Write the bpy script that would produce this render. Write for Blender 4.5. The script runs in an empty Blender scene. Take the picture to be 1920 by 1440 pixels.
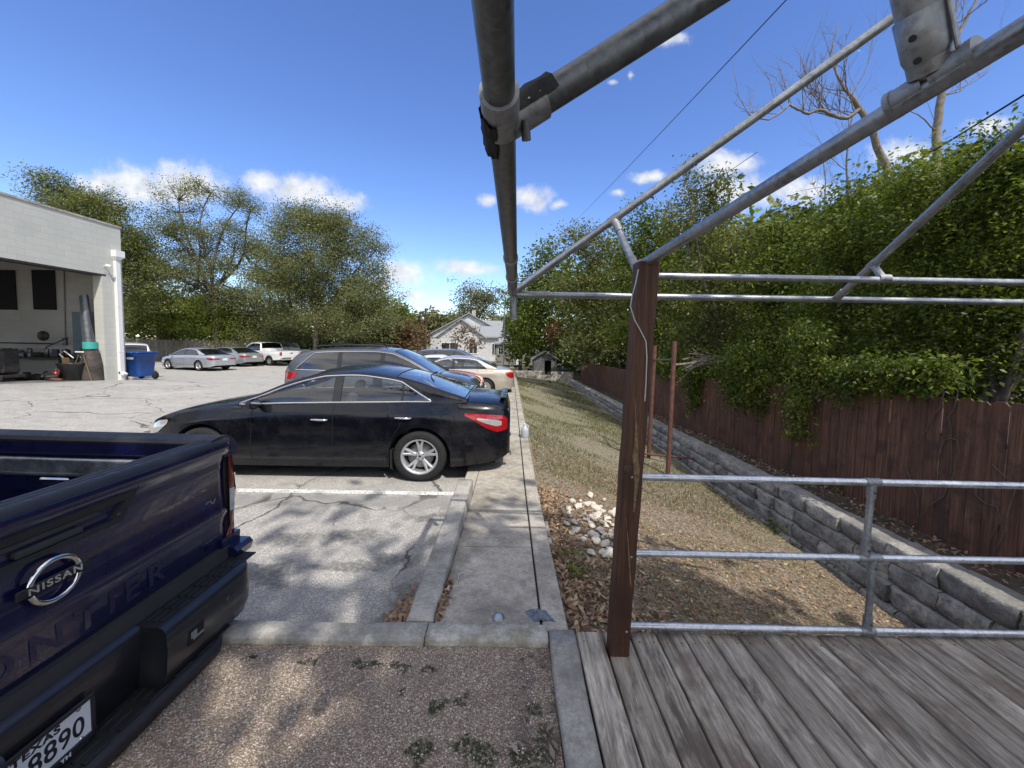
import bpy, math, random
import numpy as np
from mathutils import Vector, Matrix, Euler
random.seed(7); RNG = np.random.default_rng(7)
S = bpy.context.scene; COL = S.collection
R = math.radians
# ------------------------------------------------------------------ camera model (photo: 1920 x 1440, ultra-wide)
F, CX, CY = 721.0, 960.0, 683.0
CAMZ = 1.59
PITCH = math.atan(43/721); ROLL = R(1.0); YAW = -0.004
CAM_M = (Matrix.Rotation(YAW, 4, 'Z') @ Matrix.Rotation(math.pi/2-PITCH, 4, 'X') @ Matrix.Rotation(ROLL, 4, 'Z')).to_3x3()
CAM_P = Vector((0, 0, CAMZ))
def ray(px, py): return (CAM_M @ Vector((px-CX, -(py-CY), -F)))
def at(px, py, y=None, x=None, z=None):
    d = ray(px, py)
    t = (y-CAM_P.y)/d.y if y is not None else (x-CAM_P.x)/d.x if x is not None else (z-CAM_P.z)/d.z
    return CAM_P + d*t
# ------------------------------------------------------------------ object helpers
def tag(o, label=None, cat=None, group=None, kind=None):
    if label: o['label'] = label
    if cat: o['category'] = cat
    if group: o['group'] = group
    if kind: o['kind'] = kind
    return o
def thing(name, label, cat, loc=(0,0,0), rz=0, group=None):
    o = bpy.data.objects.new(name, None); COL.objects.link(o)
    o.location = loc; o.rotation_euler = (0,0,rz); o.empty_display_size = .2
    return tag(o, label, cat, group)
def link(name, me, mat, parent=None, label=None):
    o = bpy.data.objects.new(name, me); COL.objects.link(o)
    if mat is not None:
        if isinstance(mat, (list, tuple)):
            for m in mat: me.materials.append(m)
        else: me.materials.append(mat)
    if parent is not None: o.parent = parent
    if label: o['label'] = label
    return o
def copy_tree(o, parent=None):
    c = o.copy(); COL.objects.link(c); c.parent = parent
    for ch in [k for k in o.children]: copy_tree(ch, c)
    return c
class MB:
    def __init__(s): s.v=[]; s.f=[]; s.fm=[]; s.sm=[]
    def add(s, verts, faces, m=0, smooth=True):
        b=len(s.v); s.v += [tuple(p) for p in verts]
        for f in faces: s.f.append([i+b for i in f]); s.fm.append(m); s.sm.append(smooth)
        return s
    def box(s, c, d, rot=None, m=0, bev=0.0):
        cx,cy,cz=c; hx,hy,hz=d[0]/2,d[1]/2,d[2]/2
        if bev<=0:
            vs=[Vector((x*hx,y*hy,z*hz)) for x in(-1,1) for y in(-1,1) for z in(-1,1)]
            fs=[(0,1,3,2),(4,6,7,5),(0,4,5,1),(2,3,7,6),(0,2,6,4),(1,5,7,3)]
        else:
            b=min(bev,hx*.9,hy*.9,hz*.9); vs=[]; idx={}
            for sx in(-1,1):
                for sy in(-1,1):
                    for sz in(-1,1):
                        for k,p in enumerate(((hx,hy-b,hz-b),(hx-b,hy,hz-b),(hx-b,hy-b,hz))):
                            idx[(sx,sy,sz,k)]=len(vs); vs.append(Vector((sx*p[0],sy*p[1],sz*p[2])))
            fs=[]
            for sx in(-1,1): fs.append([idx[(sx,a,c_,0)] for a,c_ in((-1,-1),(1,-1),(1,1),(-1,1))][::sx])
            for sy in(-1,1): fs.append([idx[(a,sy,c_,1)] for a,c_ in((-1,-1),(-1,1),(1,1),(1,-1))][::sy])
            for sz in(-1,1): fs.append([idx[(a,c_,sz,2)] for a,c_ in((-1,-1),(1,-1),(1,1),(-1,1))][::sz])
            for sy in(-1,1):
                for sz in(-1,1): fs.append([idx[(-1,sy,sz,1)],idx[(1,sy,sz,1)],idx[(1,sy,sz,2)],idx[(-1,sy,sz,2)]][::-sy*sz])
            for sx in(-1,1):
                for sz in(-1,1): fs.append([idx[(sx,-1,sz,0)],idx[(sx,1,sz,0)],idx[(sx,1,sz,2)],idx[(sx,-1,sz,2)]][::sx*sz])
            for sx in(-1,1):
                for sy in(-1,1): fs.append([idx[(sx,sy,-1,0)],idx[(sx,sy,1,0)],idx[(sx,sy,1,1)],idx[(sx,sy,-1,1)]][::-sx*sy])
            for sx in(-1,1):
                for sy in(-1,1):
                    for sz in(-1,1): fs.append([idx[(sx,sy,sz,k)] for k in range(3)][::sx*sy*sz])
        if rot is not None:
            M_=rot if isinstance(rot,Matrix) else Euler(rot).to_matrix(); vs=[M_@v for v in vs]
        return s.add([(v.x+cx,v.y+cy,v.z+cz) for v in vs],fs,m,False)
    def tube(s, pts, r, n=10, cap=True, m=0):
        pts=[Vector(p) for p in pts]; k=len(pts)
        rs=[r]*k if isinstance(r,(int,float)) else list(r)
        vs=[]; fs=[]; prev=None
        for i,p in enumerate(pts):
            t=(pts[min(i+1,k-1)]-pts[max(i-1,0)])
            if t.length<1e-9: t=Vector((0,0,1))
            t.normalize()
            if prev is None:
                a=Vector((0,0,1)) if abs(t.z)<.9 else Vector((1,0,0)); u=t.cross(a).normalized()
            else:
                u=(prev-t*prev.dot(t)); u=u.normalized() if u.length>1e-6 else t.orthogonal().normalized()
            prev=u; w=t.cross(u)
            for j in range(n):
                an=2*math.pi*j/n; vs.append(p+(u*math.cos(an)+w*math.sin(an))*rs[i])
        for i in range(k-1):
            for j in range(n): fs.append((i*n+j,i*n+(j+1)%n,(i+1)*n+(j+1)%n,(i+1)*n+j))
        s.add(vs,fs,m,True)
        if cap:
            s.add(vs[:n],[tuple(range(n))[::-1]],m,False); s.add(vs[-n:],[tuple(range(n))],m,False)
        return s
    def lathe(s, prof, n=32, axis='y', c=(0,0,0), m=0, smooth=True):
        vs=[]; fs=[]; k=len(prof)
        for i in range(n):
            a=2*math.pi*i/n
            for (r,h) in prof:
                x,z=r*math.cos(a),r*math.sin(a)
                p=(x,h,z) if axis=='y' else (x,z,h) if axis=='z' else (h,x,z)
                vs.append((p[0]+c[0],p[1]+c[1],p[2]+c[2]))
        for i in range(n):
            for j in range(k-1):
                fs.append((i*k+j,((i+1)%n)*k+j,((i+1)%n)*k+j+1,i*k+j+1))
        return s.add(vs,fs,m,smooth)
    def prism(s, poly, d0, d1, axis='y', m=0):
        """poly: list of 2d points; axis = extrude axis"""
        n=len(poly); mk=(lambda a,b,d:(a,d,b)) if axis=='y' else (lambda a,b,d:(d,a,b)) if axis=='x' else (lambda a,b,d:(a,b,d))
        vs=[mk(a,b,d0) for a,b in poly]+[mk(a,b,d1) for a,b in poly]
        fs=[tuple(range(n))[::-1],tuple(range(n,2*n))]+[(i,(i+1)%n,n+(i+1)%n,n+i) for i in range(n)]
        return s.add(vs,fs,m,False)
    def grid(s, P, m=0, smooth=True, skip=None):
        P=np.asarray(P); a,b,_=P.shape
        fs=[(i*b+j,i*b+j+1,(i+1)*b+j+1,(i+1)*b+j) for i in range(a-1) for j in range(b-1) if not(skip and skip(i,j))]
        return s.add(P.reshape(-1,3).tolist(),fs,m,smooth)
    def build(s, name, mat, parent=None, label=None, merge=0.0, smooth=None):
        me=bpy.data.meshes.new(name); me.from_pydata(s.v,[],s.f)
        me.polygons.foreach_set('material_index',s.fm)
        me.polygons.foreach_set('use_smooth',s.sm if smooth is None else [smooth]*len(s.f))
        if merge>0:
            import bmesh
            bm=bmesh.new(); bm.from_mesh(me); bmesh.ops.remove_doubles(bm,verts=bm.verts,dist=merge)
            bmesh.ops.recalc_face_normals(bm,faces=bm.faces); bm.to_mesh(me); bm.free()
        me.update()
        return link(name,me,mat,parent,label)
def quads_mesh(name, V, tint=None, tri=False):
    """V: (n,k,3) array of separate k-gons; tint (n,) float attribute per face"""
    n,k,_=V.shape; me=bpy.data.meshes.new(name)
    me.vertices.add(n*k); me.vertices.foreach_set('co',V.reshape(-1).astype(np.float32))
    me.loops.add(n*k); me.loops.foreach_set('vertex_index',np.arange(n*k,dtype=np.int32))
    me.polygons.add(n); me.polygons.foreach_set('loop_start',np.arange(0,n*k,k,dtype=np.int32))
    me.polygons.foreach_set('loop_total',np.full(n,k,dtype=np.int32))
    if tint is not None:
        a=me.attributes.new('tint','FLOAT','FACE'); a.data.foreach_set('value',tint.astype(np.float32))
    me.update(calc_edges=True); return me
# ------------------------------------------------------------------ materials
def NT(name):
    m=bpy.data.materials.new(name); m.use_nodes=True; nt=m.node_tree; nt.nodes.clear()
    out=nt.nodes.new('ShaderNodeOutputMaterial'); b=nt.nodes.new('ShaderNodeBsdfPrincipled')
    nt.links.new(b.outputs[0],out.inputs[0]); return m,nt,b,out
class G:
    """tiny node-graph helper"""
    def __init__(s,nt,coord='Object'):
        s.nt=nt; tc=nt.nodes.new('ShaderNodeTexCoord'); s.co=tc.outputs[coord]
    def n(s,t,**kw):
        x=s.nt.nodes.new(t)
        for k,v in kw.items():
            if k=='ins':
                for a,b in v.items(): s.set(x,a,b)
            else: setattr(x,k,v)
        return x
    def set(s,x,a,b):
        i=x.inputs[a]
        if isinstance(b,bpy.types.NodeSocket): s.nt.links.new(b,i)
        else: i.default_value=b
    def map(s,scale=(1,1,1),loc=(0,0,0),rot=(0,0,0),co=None):
        x=s.n('ShaderNodeMapping',ins={'Vector':co or s.co,'Scale':scale,'Location':loc,'Rotation':rot}); return x.outputs[0]
    def noise(s,scale,detail=4,rough=.55,co=None,dist=0):
        return s.n('ShaderNodeTexNoise',ins={'Vector':co or s.co,'Scale':scale,'Detail':detail,'Roughness':rough,'Distortion':dist}).outputs['Fac']
    def noisec(s,scale,detail=2,co=None):
        return s.n('ShaderNodeTexNoise',ins={'Vector':co or s.co,'Scale':scale,'Detail':detail}).outputs['Color']
    def vor(s,scale,feature='F1',out='Distance',co=None,rnd=1):
        x=s.n('ShaderNodeTexVoronoi',feature=feature); s.set(x,'Vector',co or s.co); s.set(x,'Scale',scale); s.set(x,'Randomness',rnd); return x.outputs[out]
    def ramp(s,fac,stops,interp='LINEAR'):
        x=s.n('ShaderNodeValToRGB'); s.set(x,'Fac',fac); cr=x.color_ramp; cr.interpolation=interp
        while len(cr.elements)<len(stops): cr.elements.new(.5)
        for e,(p,c) in zip(cr.elements,stops):
            e.position=p; e.color=(c,c,c,1) if isinstance(c,(int,float)) else (*c[:3],1)
        return x.outputs[0]
    def rng(s,v,a,b,c=0,d=1,smooth=True):
        x=s.n('ShaderNodeMapRange',interpolation_type='SMOOTHSTEP' if smooth else 'LINEAR'); 
        s.set(x,'Value',v); s.set(x,'From Min',a); s.set(x,'From Max',b); s.set(x,'To Min',c); s.set(x,'To Max',d); return x.outputs[0]
    def mix(s,fac,a,b,mode='MIX'):
        x=s.n('ShaderNodeMix',data_type='RGBA',blend_type=mode); 
        s.set(x,0,fac)
        for k,v in ((6,a),(7,b)):
            s.set(x,k,v if isinstance(v,bpy.types.NodeSocket) else (*v[:3],1))
        return x.outputs[2]
    def math(s,op,a,b=0,c=None):
        x=s.n('ShaderNodeMath',operation=op); s.set(x,0,a); s.set(x,1,b)
        if c is not None: s.set(x,2,c)
        return x.outputs[0]
    def vm(s,op,a,b=None):
        x=s.n('ShaderNodeVectorMath',operation=op); s.set(x,0,a)
        if b is not None: s.set(x,1,b)
        return x
    def sep(s,v=None):
        x=s.n('ShaderNodeSeparateXYZ'); s.set(x,0,v or s.co); return x.outputs
    def attr(s,name): return s.n('ShaderNodeAttribute',attribute_name=name).outputs['Fac']
    def bump(s,h,strength=.5,dist=.01,nrm=None):
        x=s.n('ShaderNodeBump'); s.set(x,'Height',h); s.set(x,'Strength',strength); s.set(x,'Distance',dist)
        if nrm is not None: s.set(x,'Normal',nrm)
        return x.outputs[0]
    def rand(s): return s.n('ShaderNodeObjectInfo').outputs['Random']
def plain(name,c,rough=.5,metal=0,spec=.5,coat=0,var=.12,scale=6,bump=0,bscale=60,emit=0):
    m,nt,b,_=NT(name); g=G(nt)
    if var>0:
        f=g.noise(scale,5); lo=[x*(1-var) for x in c]; hi=[min(1,x*(1+var)) for x in c]
        g.set(b,'Base Color',g.ramp(f,[(.3,lo),(.7,hi)])); g.set(b,'Roughness',g.rng(g.noise(scale*2.3,4),.3,.7,max(0,rough-.08),min(1,rough+.08)))
    else: b.inputs['Base Color'].default_value=(*c,1); b.inputs['Roughness'].default_value=rough
    b.inputs['Metallic'].default_value=metal; b.inputs['Specular IOR Level'].default_value=spec
    b.inputs['Coat Weight'].default_value=coat; b.inputs['Coat Roughness'].default_value=.03
    if bump>0: g.set(b,'Normal',g.bump(g.noise(bscale,4),bump,.01))
    if emit>0: b.inputs['Emission Color'].default_value=(*c,1); b.inputs['Emission Strength'].default_value=emit
    return m
def leafmat(name,c0,c1,c2,trans=.35,rough=.45):
    m,nt,b,out=NT(name); g=G(nt)
    col=g.ramp(g.attr('tint'),[(0,c0),(.55,c1),(1,c2)])
    g.set(b,'Base Color',col); b.inputs['Roughness'].default_value=rough; b.inputs['Specular IOR Level'].default_value=.35
    tr=g.n('ShaderNodeBsdfTranslucent'); g.set(tr,'Color',g.mix(1.0,col,(1.25,1.35,.55),'MULTIPLY'))
    mx=g.n('ShaderNodeMixShader'); g.set(mx,0,trans); nt.links.new(b.outputs[0],mx.inputs[1]); nt.links.new(tr.outputs[0],mx.inputs[2]); nt.links.new(mx.outputs[0],out.inputs[0])
    return m
def text_mesh(name,body,size,mat,parent,M4,extrude=.002,align='CENTER',spacing=1.0,sx=1.0,bold=0.0):
    cu=bpy.data.curves.new(name,'FONT'); cu.body=body; cu.size=size; cu.extrude=extrude; cu.align_x=align; cu.align_y='CENTER'; cu.space_character=spacing; cu.offset=bold
    o=bpy.data.objects.new(name,cu); COL.objects.link(o)
    dg=bpy.context.evaluated_depsgraph_get(); dg.update()
    me=bpy.data.meshes.new_from_object(o.evaluated_get(dg)); bpy.data.objects.remove(o); bpy.data.curves.remove(cu)
    me.transform(M4@Matrix.Diagonal((sx,1,1,1))); me.materials.clear(); me.name=name
    return link(name,me,mat,parent)
def frame_m(origin,xd,yd):
    x=Vector(xd).normalized(); y=Vector(yd).normalized(); z=x.cross(y)
    m=Matrix((x,y,z)).transposed().to_4x4(); m.translation=Vector(origin); return m
def pchip(xs,ys,x):
    xs=np.asarray(xs,float); ys=np.asarray(ys,float); x=np.clip(np.asarray(x,float),xs[0],xs[-1])
    h=np.diff(xs); d=np.diff(ys)/h; m=np.zeros_like(xs)
    for i in range(1,len(xs)-1):
        if d[i-1]*d[i]>0:
            w1=2*h[i]+h[i-1]; w2=h[i]+2*h[i-1]; m[i]=(w1+w2)/(w1/d[i-1]+w2/d[i])
    m[0]=d[0]; m[-1]=d[-1]
    k=np.clip(np.searchsorted(xs,x,side='right')-1,0,len(xs)-2); t=(x-xs[k])/h[k]
    return (2*t**3-3*t**2+1)*ys[k]+(t**3-2*t**2+t)*h[k]*m[k]+(-2*t**3+3*t**2)*ys[k+1]+(t**3-t**2)*h[k]*m[k+1]
def sstep(x,a,b):
    t=np.clip((x-a)/(b-a),0,1); return t*t*(3-2*t)
# ------------------------------------------------------------------ camera, light, sky
cam=bpy.data.cameras.new('camera'); co=bpy.data.objects.new('camera',cam); COL.objects.link(co); S.camera=co
cam.sensor_fit='HORIZONTAL'; cam.sensor_width=36; cam.lens=36*F/1920; cam.shift_y=(CY-720)/1920; cam.clip_end=2000; cam.clip_start=.05
co.matrix_world=Matrix.Translation(CAM_P)@CAM_M.to_4x4()
S.view_settings.view_transform='Standard'; S.view_settings.look='None'; S.view_settings.exposure=.62; S.view_settings.gamma=1
S.cycles.max_bounces=8; S.cycles.transparent_max_bounces=12; S.cycles.caustics_reflective=False; S.cycles.caustics_refractive=False
SUN_EL=R(52); SUN_AZ=math.atan2(.47,-.88)     # azimuth measured from +y towards +x
sd=Vector((math.cos(SUN_EL)*math.sin(SUN_AZ),math.cos(SUN_EL)*math.cos(SUN_AZ),math.sin(SUN_EL)))
sl=bpy.data.lights.new('sun','SUN'); sl.energy=3.0; sl.angle=R(.53); sl.color=(1,.95,.87)
so=bpy.data.objects.new('sun',sl); COL.objects.link(so); so.rotation_euler=sd.to_track_quat('Z','Y').to_euler(); so.location=sd*60
W=bpy.data.worlds.new('World'); S.world=W; W.use_nodes=True; nt=W.node_tree; nt.nodes.clear(); g=G(nt,'Generated')
sky=g.n('ShaderNodeTexSky',sky_type='NISHITA',sun_disc=False,sun_elevation=SUN_EL,sun_rotation=SUN_AZ,air_density=1.0,dust_density=.1,ozone_density=3.2,altitude=150)
o_=g.sep(); yy=g.math('MAXIMUM',o_['Y'],.04)
P=g.n('ShaderNodeCombineXYZ'); g.set(P,0,g.math('DIVIDE',o_['X'],yy)); g.set(P,1,g.math('DIVIDE',o_['Z'],yy)); P=P.outputs[0]
nz=g.vm('SUBTRACT',g.noisec(7,5,P),(.5,.5,.5)).outputs[0]
wz=g.vm('ADD',P,g.vm('MULTIPLY',nz,(.10,.05,0)).outputs[0]).outputs[0]
fld=None
for (px,py,rx,ry,off) in [(200,345,75,24,.0),(270,352,110,38,0),(345,345,72,36,-.1),(500,340,44,22,0),(560,358,64,27,-.05),(630,376,58,20,.0),
    (752,514,56,22,-.05),(705,535,40,18,.1),(872,505,66,15,.0),(780,553,46,11,.2),(810,574,70,10,.55),(990,370,52,28,.22),(915,380,24,14,.2),(1040,382,28,12,.35),
    (1365,309,52,20,-.1),(1215,333,32,14,.05),(1385,360,95,34,.1),(1500,360,70,26,.1),(1690,290,70,26,.1),(1152,156,14,8,.45),(1258,75,42,22,.5),(1185,140,14,14,.55),(1160,360,22,10,.4),(1860,240,60,22,.2)]:
    d=ray(px,py); c=(d.x/d.y,d.z/d.y,0)
    e=g.vm('MULTIPLY',g.vm('SUBTRACT',wz,c).outputs[0],(F/rx,F/ry,0)).outputs[0]
    l=g.math('ADD',g.vm('LENGTH',e).outputs['Value'],off)
    fld=l if fld is None else g.math('SMOOTH_MIN',fld,l,.06)
fl=g.math('ADD',fld,g.math('MULTIPLY',g.math('SUBTRACT',g.noise(19,9,.68,P),.5),1.9))
msk=g.math('MULTIPLY',g.rng(fl,1.34,.25),g.rng(o_['Y'],.05,.2))
shade=g.ramp(g.noise(18,5,.6,P),[(.3,(.62,.67,.74)),(.62,(1,1,1))])
sat=g.n('ShaderNodeHueSaturation'); g.set(sat,'Saturation',1.16); g.set(sat,'Hue',.514); g.set(sat,'Color',sky.outputs[0])
cl=g.n('ShaderNodeVectorMath',operation='SCALE'); g.set(cl,0,shade); g.set(cl,'Scale',4.5)
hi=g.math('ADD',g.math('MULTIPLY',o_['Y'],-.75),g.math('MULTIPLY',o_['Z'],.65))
ov=g.math('MULTIPLY',g.rng(hi,.08,.45),g.rng(g.noise(3.2,7,.62,g.map((1,1,2.2))),.36,.60,.12,1.0))  # bright cloud cover added in the unseen sky behind the camera as neutral fill
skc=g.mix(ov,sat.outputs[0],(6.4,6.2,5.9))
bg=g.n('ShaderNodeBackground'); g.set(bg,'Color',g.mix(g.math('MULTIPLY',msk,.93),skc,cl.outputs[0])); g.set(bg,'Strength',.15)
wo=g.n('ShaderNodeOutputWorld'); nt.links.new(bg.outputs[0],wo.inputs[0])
# ------------------------------------------------------------------ terrain heights
def z_lot(x,y):
    x=np.asarray(x,float); y=np.asarray(y,float)
    z=-.31-.024*np.clip(y-8,0,17)*np.clip((x+12)/9,0,1)
    t=sstep(-x,5,14)*(.22+.062*(14.4-np.clip(y,4,16)))*(1-sstep(y,16,23))
    return z+t-.30*sstep(-x,6,12)*sstep(y,13,24)
def z_side(y): return np.interp(y,[2.085,3,4.3,5,8,15,25,27],[-.02,-.09,-.18,-.2,-.21,-.38,-.61,-.64])
def x_wall(y): return np.interp(y,[0,4.1,14,25],[4.70,4.60,4.35,4.1])      # back edge of the retaining wall
def z_wall(y): return np.interp(y,[0,4.1,14,25],[-.55,-.58,-.71,-.79])
def z_base(y): return np.interp(y,[0,4,14,25],[-1.38,-1.35,-1.2,-1.05])
_WB=[(RNG.uniform(0,6.28),RNG.uniform(1.5,9),RNG.uniform(0,6.28)) for _ in range(14)]
def lawn_wob(x,y,k=1.0): return sum(np.sin((x*math.cos(a)+y*math.sin(a))*f*k+p) for a,f,p in _WB)/2.2
def z_lawn(x,y):
    x=np.asarray(x,float); y=np.asarray(y,float)
    z0=z_side(y)-.10; z1=z_base(y); t=np.clip((x-.35)/(x_wall(y)-.35),0,1)
    return z0+(z1-z0)*t**.85 + .006*lawn_wob(x,y)
def z_terr(x,y): return z_wall(y)-.03-.012*np.clip(np.asarray(x)-5,0,30)+.03*np.sin(np.asarray(x)*3+np.asarray(y)*2.1)
def z_gravel(x): return np.interp(x,[-30,-2.9,-1.5,1],[-.22,-.2,-.037,-.035])
def sheet(name,xs,ys,zf,mat,kind='structure',label=None):
    X,Y=np.meshgrid(xs,ys,indexing='ij'); Z=zf(X,Y); m=MB(); m.grid(np.stack([X,Y,Z],-1)[:, ::-1]); 
    o=m.build(name,mat); return tag(o,label,None,None,kind)
# ------------------------------------------------------------------ ground materials
def spots(g,lst,co):
    """soft patches, each with its own place and size in metres"""
    f=None
    for (x,y,rx,ry) in lst:
        e=g.vm('MULTIPLY',g.vm('SUBTRACT',co,(x,y,0)).outputs[0],(1/rx,1/ry,0)).outputs[0]
        l=g.vm('LENGTH',e).outputs['Value']; f=l if f is None else g.math('MINIMUM',f,l)
    return f
def ground_xy(px,py,z): p=at(px,py,z=z); return p.x,p.y
def asphalt():
    m,nt,b,_=NT('worn_asphalt'); g=G(nt)
    agg=g.vor(150,out='Color'); aggv=g.n('ShaderNodeSeparateColor',ins={'Color':agg}).outputs[0]
    big=g.noise(.55,5,.6); mid=g.noise(4,6,.65)
    c=g.ramp(aggv,[(0,(.22,.208,.19)),(.45,(.35,.333,.305)),(.8,(.45,.43,.395)),(1,(.62,.60,.56))])
    c=g.mix(g.rng(mid,.40,.72,0,.62),c,(.25,.245,.24)); c=g.mix(g.rng(big,.52,.72,0,.5),c,(.49,.465,.43))
    warp=g.vm('ADD',g.co,g.vm('MULTIPLY',g.vm('SUBTRACT',g.noisec(1.8,4),(.5,.5,.5)).outputs[0],(.75,.75,0)).outputs[0]).outputs[0]
    e=g.vor(.62,'DISTANCE_TO_EDGE',co=warp); e2=g.vor(1.9,'DISTANCE_TO_EDGE',co=warp)
    crack=g.math('MAXIMUM',g.math('MULTIPLY',g.rng(e,.013,.003),g.rng(g.noise(.8,3),.42,.55)),g.math('MULTIPLY',g.rng(e2,.014,.003),g.rng(g.noise(.6,2),.56,.68)))
    st=[ground_xy(px,py,-.31)+(rx,ry) for px,py,rx,ry in [(548,1010,.26,.17),(665,1005,.36,.14),(770,1110,.13,.22),(640,1062,.42,.08),(735,1050,.2,.12),(505,1075,.25,.12),(800,972,.1,.08),(760,1165,.2,.1),(520,1090,.14,.1)]]  # darker patches at set places on the lot
    w2=g.vm('ADD',g.co,g.vm('MULTIPLY',g.vm('SUBTRACT',g.noisec(7,5),(.5,.5,.5)).outputs[0],(.38,.38,0)).outputs[0]).outputs[0]
    s=g.math('MULTIPLY',g.rng(spots(g,st,w2),1.25,.5),g.rng(g.noise(26,5,.7),.32,.6,.35,.95))
    c=g.mix(g.math('MULTIPLY',s,.85),c,(.11,.108,.105))
    xyz=g.sep(w2); sx=g.sep()
    band=g.math('MULTIPLY',g.math('MULTIPLY',g.rng(xyz['Y'],4.17,4.27),g.rng(xyz['Y'],4.62,4.52)),g.rng(sx['X'],-5,-4))
    c=g.mix(g.math('MULTIPLY',band,.55),c,(.20,.20,.205))
    c=g.mix(g.math('MULTIPLY',crack,.85),c,(.07,.065,.06))
    g.set(b,'Base Color',c); b.inputs['Roughness'].default_value=.88; b.inputs['Specular IOR Level'].default_value=.25
    h=g.math('SUBTRACT',g.math('MULTIPLY',aggv,.6),g.math('MULTIPLY',crack,2.2))
    g.set(b,'Normal',g.bump(h,.55,.006)); return m
def gravelmat():
    m,nt,b,_=NT('exposed_pebble_paving'); g=G(nt)
    col=g.n('ShaderNodeSeparateColor',ins={'Color':g.vor(150,out='Color')}); d=g.vor(150); v=col.outputs[0]
    c=g.ramp(v,[(0,(.21,.155,.11)),(.35,(.37,.285,.21)),(.65,(.48,.385,.295)),(.88,(.57,.485,.39)),(1,(.80,.74,.64))])
    c=g.mix(g.rng(d,.32,.66,0,.7),c,(.13,.10,.078))
    c=g.mix(g.rng(g.noise(2.2,6,.65),.48,.72,0,.42),c,(.15,.115,.095))
    w=g.vm('ADD',g.co,g.vm('MULTIPLY',g.vm('SUBTRACT',g.noisec(16,5),(.5,.5,.5)).outputs[0],(.14,.14,0)).outputs[0]).outputs[0]
    ms=[ground_xy(px,py,-.037)+(rx,ry) for px,py,rx,ry in [(690,1247,.09,.025),(750,1250,.06,.035),(805,1258,.05,.035),(470,1237,.05,.02),(825,1325,.05,.045),(865,1312,.05,.03),(790,1410,.07,.05),(905,1420,.1,.05),(985,1420,.08,.06),(750,1300,.02,.03),(1000,1330,.04,.05),(880,1395,.09,.03),(575,1243,.05,.02),(1020,1400,.05,.09)]]
    moss=g.math('MULTIPLY',g.rng(spots(g,ms,w),1.2,.55),g.rng(g.noise(60,4,.7),.38,.55,.3,1))
    c=g.mix(moss,c,(.035,.042,.014)); xs=g.sep()
    dirt=g.math('MULTIPLY',g.rng(xs['X'],-.12,.2),g.rng(g.noise(9,5,.7),.35,.62)); c=g.mix(g.math('MULTIPLY',dirt,.75),c,(.085,.068,.055))
    g.set(b,'Base Color',c); b.inputs['Roughness'].default_value=.8; b.inputs['Specular IOR Level'].default_value=.3
    g.set(b,'Normal',g.bump(g.math('SUBTRACT',g.math('MULTIPLY',v,.5),d),.9,.006)); return m
def concrete(name,base,dark,moss=0,scale=1.0,blotch=.75):
    m,nt,b,_=NT(name); g=G(nt)
    f=g.noise(2.6*scale,8,.74); f2=g.noise(11*scale,7,.75); fine=g.noise(170,3,.6); pit=g.vor(95)
    c=g.ramp(f,[(.36,dark),(.54,base),(.72,[x*1.2 for x in base])]); c=g.mix(g.rng(f2,.46,.70,0,blotch),c,dark)
    f3=g.noise(48,5,.75); c=g.mix(g.rng(f3,.44,.66,0,.6),c,[x*.55 for x in base]); c=g.mix(g.rng(f3,.46,.30,0,.4),c,[min(1,x*1.35) for x in base]); c=g.mix(g.rng(fine,.35,.7,.0,.28),c,[x*.6 for x in base]); c=g.mix(g.rng(pit,.22,.08,0,.6),c,[x*.45 for x in dark])
    if moss: c=g.mix(g.math('MULTIPLY',g.rng(g.noise(7,6,.7),.46,.66),moss),c,(.16,.145,.075))
    g.set(b,'Base Color',c); b.inputs['Roughness'].default_value=.88; b.inputs['Specular IOR Level'].default_value=.25
    g.set(b,'Normal',g.bump(g.math('ADD',fine,g.math('MULTIPLY',f2,.8)),.35,.006)); return m
def lawnmat():
    m,nt,b,_=NT('dry_lawn_soil'); g=G(nt); xs=g.sep()
    c=g.ramp(g.noise(30,6,.7),[(.28,(.085,.068,.05)),(.5,(.215,.182,.135)),(.72,(.38,.335,.26))])
    green=g.math('MULTIPLY',g.rng(g.noise(.9,5,.65),.42,.62),g.rng(g.noise(22,5,.7),.36,.6))
    c=g.mix(g.math('MULTIPLY',green,.7),c,(.14,.15,.055))
    far=g.rng(xs['Y'],5,12); c=g.mix(g.math('MULTIPLY',far,g.rng(g.noise(3,5,.7),.3,.7,.25,.75)),c,(.19,.185,.095))
    fk=g.n('ShaderNodeSeparateColor',ins={'Color':g.vor(70,out='Color')}).outputs[0]; c=g.mix(g.rng(fk,.80,.86,0,.6),c,(.48,.44,.36)); c=g.mix(g.rng(fk,.22,.16,0,.6),c,(.06,.05,.038))
    leaf=g.n('ShaderNodeSeparateColor',ins={'Color':g.vor(26,out='Color')}).outputs[1]
    c=g.mix(g.math('MULTIPLY',g.rng(leaf,.62,.7),g.math('MULTIPLY',g.rng(xs['Y'],10,5),.6)),c,(.21,.135,.08))
    g.set(b,'Base Color',c); b.inputs['Roughness'].default_value=.95; b.inputs['Specular IOR Level'].default_value=.15
    g.set(b,'Normal',g.bump(g.noise(42,6,.7),.8,.03)); return m
M={}
M['asphalt']=asphalt(); M['gravel']=gravelmat(); M['lawn']=lawnmat()
M['walk']=concrete('weathered_concrete',(.47,.43,.36),(.19,.175,.145)); M['kerb']=concrete('grey_kerb_concrete',(.45,.43,.38),(.20,.19,.165)); M['kerb_moss']=concrete('mossy_kerb_concrete',(.54,.515,.46),(.20,.19,.145),.55)
M['border']=concrete('deck_border_concrete',(.40,.38,.34),(.19,.18,.16),.22,1.4); M['joint']=plain('dark_joint_dirt',(.05,.043,.035),.95)
M['soil']=plain('dark_soil',(.07,.055,.04),.95,var=.4,scale=8,bump=.6,bscale=40)
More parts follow.
